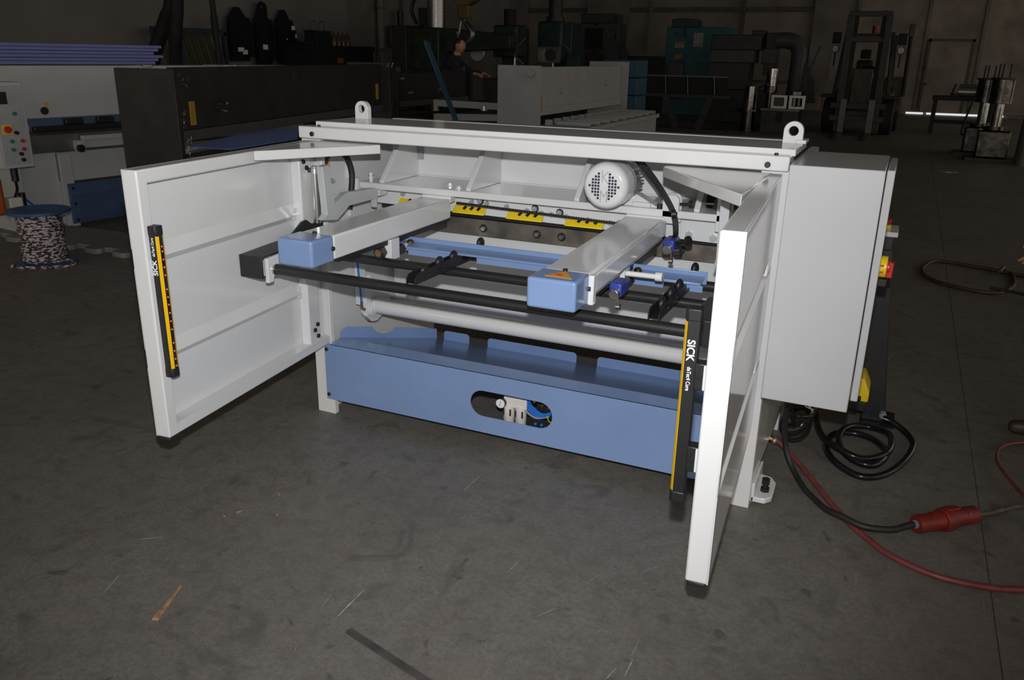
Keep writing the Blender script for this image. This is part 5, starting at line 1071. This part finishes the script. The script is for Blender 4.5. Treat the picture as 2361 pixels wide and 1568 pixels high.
assembly(3.78,16.1,0.98,'upright hydraulic cylinder standing behind the nearest cast block')
assembly(4.95,15.3,1.02,'upright hydraulic cylinder beside the tall grey tube')
TT = tag(B().cyl((4.44,14.45,0),(4.46,14.45,0.95),0.15,18).build('grey_steel_tube', mat('grey_oxide_tube',(0.12,0.115,0.11),0.5,0.4)), 'plain grey steel tube standing among the hydraulic cylinders', 'tube')
RG = B().prism([(0,0),(0.10,0.03),(0.16,0.0),(0.12,0.07),(0.18,0.10),(0.06,0.11),(-0.05,0.09),(-0.10,0.05)], 'z', 0.0, 0.012).build('paper_scrap', PAPER); RG.location = (3.17,12.5,0); tag(RG, 'crumpled pale paper scrap on the open floor', 'litter')
# ================================================================ people
SKIN = mat('skin', (0.52,0.25,0.17), 0.5, nscale=30, namt=0.08); HAIR = mat('dark_hair', (0.02,0.015,0.012), 0.7, nscale=60, namt=0.3)
NAVYC = mat('navy_workwear', (0.012,0.015,0.026), 0.85, nscale=12, namt=0.2, bump=0.3, bscale=25); SHOE = mat('brown_shoe_leather', (0.055,0.035,0.028), 0.5, nscale=20, namt=0.2)
def body(J, E, root, parent, subd=2):
    """J: name -> (pos, radius, tag); E: pairs; one continuous skinned surface, coloured by the nearest bone's tag"""
    names = list(J); idx = {n: i for i, n in enumerate(names)}
    me = bpy.data.meshes.new('body'); me.from_pydata([J[n][0] for n in names], [(idx[a], idx[b]) for a, b in E], [])
    o = bpy.data.objects.new('body_tmp', me); COL.objects.link(o)
    sk = o.modifiers.new('skin', 'SKIN'); sk.use_smooth_shade = True
    ss = o.modifiers.new('sub', 'SUBSURF'); ss.levels = subd; ss.render_levels = subd
    for i, n in enumerate(names):
        v = me.skin_vertices[0].data[i]; r = J[n][1]; v.radius = (r, r) if not isinstance(r, tuple) else r; v.use_root = (n == root)
    dg = bpy.context.evaluated_depsgraph_get(); dg.update()
    m2 = bpy.data.meshes.new_from_object(o.evaluated_get(dg)); bpy.data.objects.remove(o)
    mats = {'s': SKIN, 'c': NAVYC, 'b': SHOE, 'h': HAIR}; keys = list(mats); m2.materials.clear()
    for k in keys: m2.materials.append(mats[k])
    segs = [(Vector(J[a][0]), Vector(J[b][0]), J[b][2]) for a, b in E]
    for p in m2.polygons:
        c = p.center; best = None
        for a, b, t in segs:
            d = b-a; u = max(0, min(1, (c-a).dot(d)/max(1e-9, d.length_squared))); dist = (a+d*u-c).length
            if best is None or dist < best[0]: best = (dist, t)
        p.material_index = keys.index(best[1]); p.use_smooth = True
    m2.name = 'body'; q = bpy.data.objects.new('body', m2); COL.objects.link(q); q.parent = parent; return q
def hand(J, E, wrist, pre, p, d, side, curl):
    """palm and five fingers growing from wrist joint; d = finger direction, side = thumb direction, curl = bending direction"""
    p = Vector(p); d = Vector(d).normalized(); side = Vector(side).normalized(); curl = Vector(curl).normalized()
    J[pre+'palm'] = (p+d*0.055, (0.020,0.030), 's'); E.append((wrist, pre+'palm'))
    for i, (off, ln) in enumerate(((0.030,0.072),(0.010,0.080),(-0.010,0.075),(-0.029,0.058))):
        k = '%sf%d' % (pre, i); a = p+d*0.085+side*off
        J[k+'a'] = (a, 0.0098, 's'); J[k+'b'] = (a+d*ln*0.45+curl*0.008, 0.0092, 's'); J[k+'c'] = (a+d*ln*0.75+curl*0.028, 0.0085, 's'); J[k+'d'] = (a+d*ln*0.92+curl*0.045, 0.0075, 's')
        E += [(pre+'palm', k+'a'), (k+'a', k+'b'), (k+'b', k+'c'), (k+'c', k+'d')]
    t = p+d*0.035+side*0.030
    J[pre+'t1'] = (t+side*0.012, 0.011, 's'); J[pre+'t2'] = (t+side*0.026+d*0.030+curl*0.008, 0.0102, 's'); J[pre+'t3'] = (t+side*0.026+d*0.055+curl*0.018, 0.0088, 's')
    E += [(pre+'palm', pre+'t1'), (pre+'t1', pre+'t2'), (pre+'t2', pre+'t3')]
def head_bits(parent, c, f, r=0.095):
    """face, ears and hair round the head centre c, looking along f"""
    c = Vector(c); f = Vector(f).normalized(); s = f.cross(Vector((0,0,1))).normalized()
    hb = B().ball((0,0,0), 1, 18, 12, (0.108,0.090,0.122)); ang = math.atan2(f.y, f.x)
    M = Matrix.Translation(c) @ Matrix.Rotation(ang,4,'Z')
    hb.xf(M).build('face', SKIN, parent)
    B().ball((0.112,0,-0.012),0.018,10,6,(1,.7,1.3)).xf(M).build('nose', SKIN, parent)
    for sg in (-1,1):
        B().ball((0.088,sg*0.036,0.018),0.012,10,6).xf(M).build('eye', WINK, parent); B().ball((0.0965,sg*0.036,0.018),0.0055,8,6).xf(M).build('pupil', INK, parent)
        B().ball((-0.005,sg*0.092,0.0),0.026,10,6,(.7,.35,1.2)).xf(M).build('ear', SKIN, parent)
    B().ball((0.098,0,-0.055),0.022,10,6,(.5,1.2,.35)).xf(M).build('mouth', RINK, parent)
    hv = B().ball((-0.016,0,0.022), 1, 18, 12, (0.108,0.098,0.116)); hv.v = [(min(x,0.062+0.4*max(0,z-0.07)), y, max(z,-0.055 if x < 0 else 0.045)) for x, y, z in hv.v]
    hv.xf(M).build('hair', HAIR, parent)
# visitor at the right edge, facing the machine side
V = thing('person', 'person in dark clothing and brown shoes standing on the open floor, one hand low', 'person', (0,0,0))
J = {}; E = []
def j(n, x, y, z, r, t): J[n] = ((x,y,z), r, t)
j('pelvis',3.42,1.42,.96,(.135,.165),'c'); j('waist',3.42,1.42,1.12,(.115,.145),'c'); j('chest',3.41,1.42,1.33,(.125,.175),'c'); j('upper',3.41,1.42,1.45,(.09,.13),'c'); j('neck',3.40,1.42,1.54,.055,'c'); j('head',3.385,1.42,1.63,.075,'s')
E += [('pelvis','waist'),('waist','chest'),('chest','upper'),('upper','neck'),('neck','head')]
for sg, k in ((-1,'n'),(1,'f')):
    y = 1.42+sg*.10; dx = -.045 if sg < 0 else .12
    j(k+'hip',3.42,y,.88,.095,'c'); j(k+'knee',3.41+dx*.4,y,.50,.068,'c'); j(k+'ank',3.44+dx,y,.11,.05,'c'); j(k+'heel',3.45+dx,y,.045,.042,'b'); j(k+'ball',3.27+dx,y,.042,.040,'b'); j(k+'toe',3.175+dx,y,.036,.034,'b')
    E += [('pelvis',k+'hip'),(k+'hip',k+'knee'),(k+'knee',k+'ank'),(k+'ank',k+'heel'),(k+'heel',k+'ball'),(k+'ball',k+'toe')]
    ys = 1.42+sg*.20
    j(k+'sh',3.41,ys,1.42,.065,'c'); j(k+'elb',3.36,ys+sg*.04,1.15,.05,'c'); E += [('upper',k+'sh'),(k+'sh',k+'elb')]
j('nwr',3.125,1.20,1.025,.034,'c'); E.append(('nelb','nwr')); hand(J, E, 'nwr', 'n', (3.112,1.20,1.005), (-.35,0,-1), (-1,0,.2), (-.5,1,0))
j('fwr',3.40,1.70,.92,.034,'c'); E.append(('felb','fwr')); hand(J, E, 'fwr', 'f', (3.40,1.70,.90), (0,0,-1), (-1,0,0), (0,-1,0))
body(J, E, 'pelvis', V); head_bits(V, (3.365,1.42,1.69), (-1,0,-.1))
# worker bent over the machine in the background
K = thing('person', 'person in dark workwear bending over beyond the steel frame, seen beside the crane hook', 'person', (0,0,0))
J = {}; E = []
ox, oy = -5.42, 10.9
j('pelvis',ox,oy,1.06,(.145,.175),'c'); j('waist',ox+.05,oy,1.24,(.13,.16),'c'); j('chest',ox+.14,oy,1.46,(.145,.19),'c'); j('upper',ox+.20,oy,1.60,(.10,.15),'c'); j('neck',ox+.27,oy,1.70,.06,'c'); j('head',ox+.31,oy,1.79,.075,'s')
E += [('pelvis','waist'),('waist','chest'),('chest','upper'),('upper','neck'),('neck','head')]
for sg, k in ((-1,'n'),(1,'f')):
    y = oy+sg*.11
    j(k+'hip',ox,y,.97,.10,'c'); j(k+'knee',ox+.05,y,.54,.07,'c'); j(k+'ank',ox,y,.11,.05,'c'); j(k+'heel',ox-.02,y,.045,.042,'b'); j(k+'toe',ox+.24,y,.04,.036,'b')
    E += [('pelvis',k+'hip'),(k+'hip',k+'knee'),(k+'knee',k+'ank'),(k+'ank',k+'heel'),(k+'heel',k+'toe')]
    ys = oy+sg*.22
    j(k+'sh',ox+.18,ys,1.58,.07,'c'); j(k+'elb',ox+.42,ys+sg*.03,1.40,.052,'c'); j(k+'wr',ox+.70,ys-sg*.06,1.38,.036,'c'); E += [('upper',k+'sh'),(k+'sh',k+'elb'),(k+'elb',k+'wr')]
    hand(J, E, k+'wr', k, (ox+.71,ys-sg*.06,1.38), (1,0,-.1), (0,-sg,.3), (.2,0,-1))
body(J, E, 'pelvis', K); head_bits(K, (ox+.335,oy,1.85), (1,-.35,-.3))
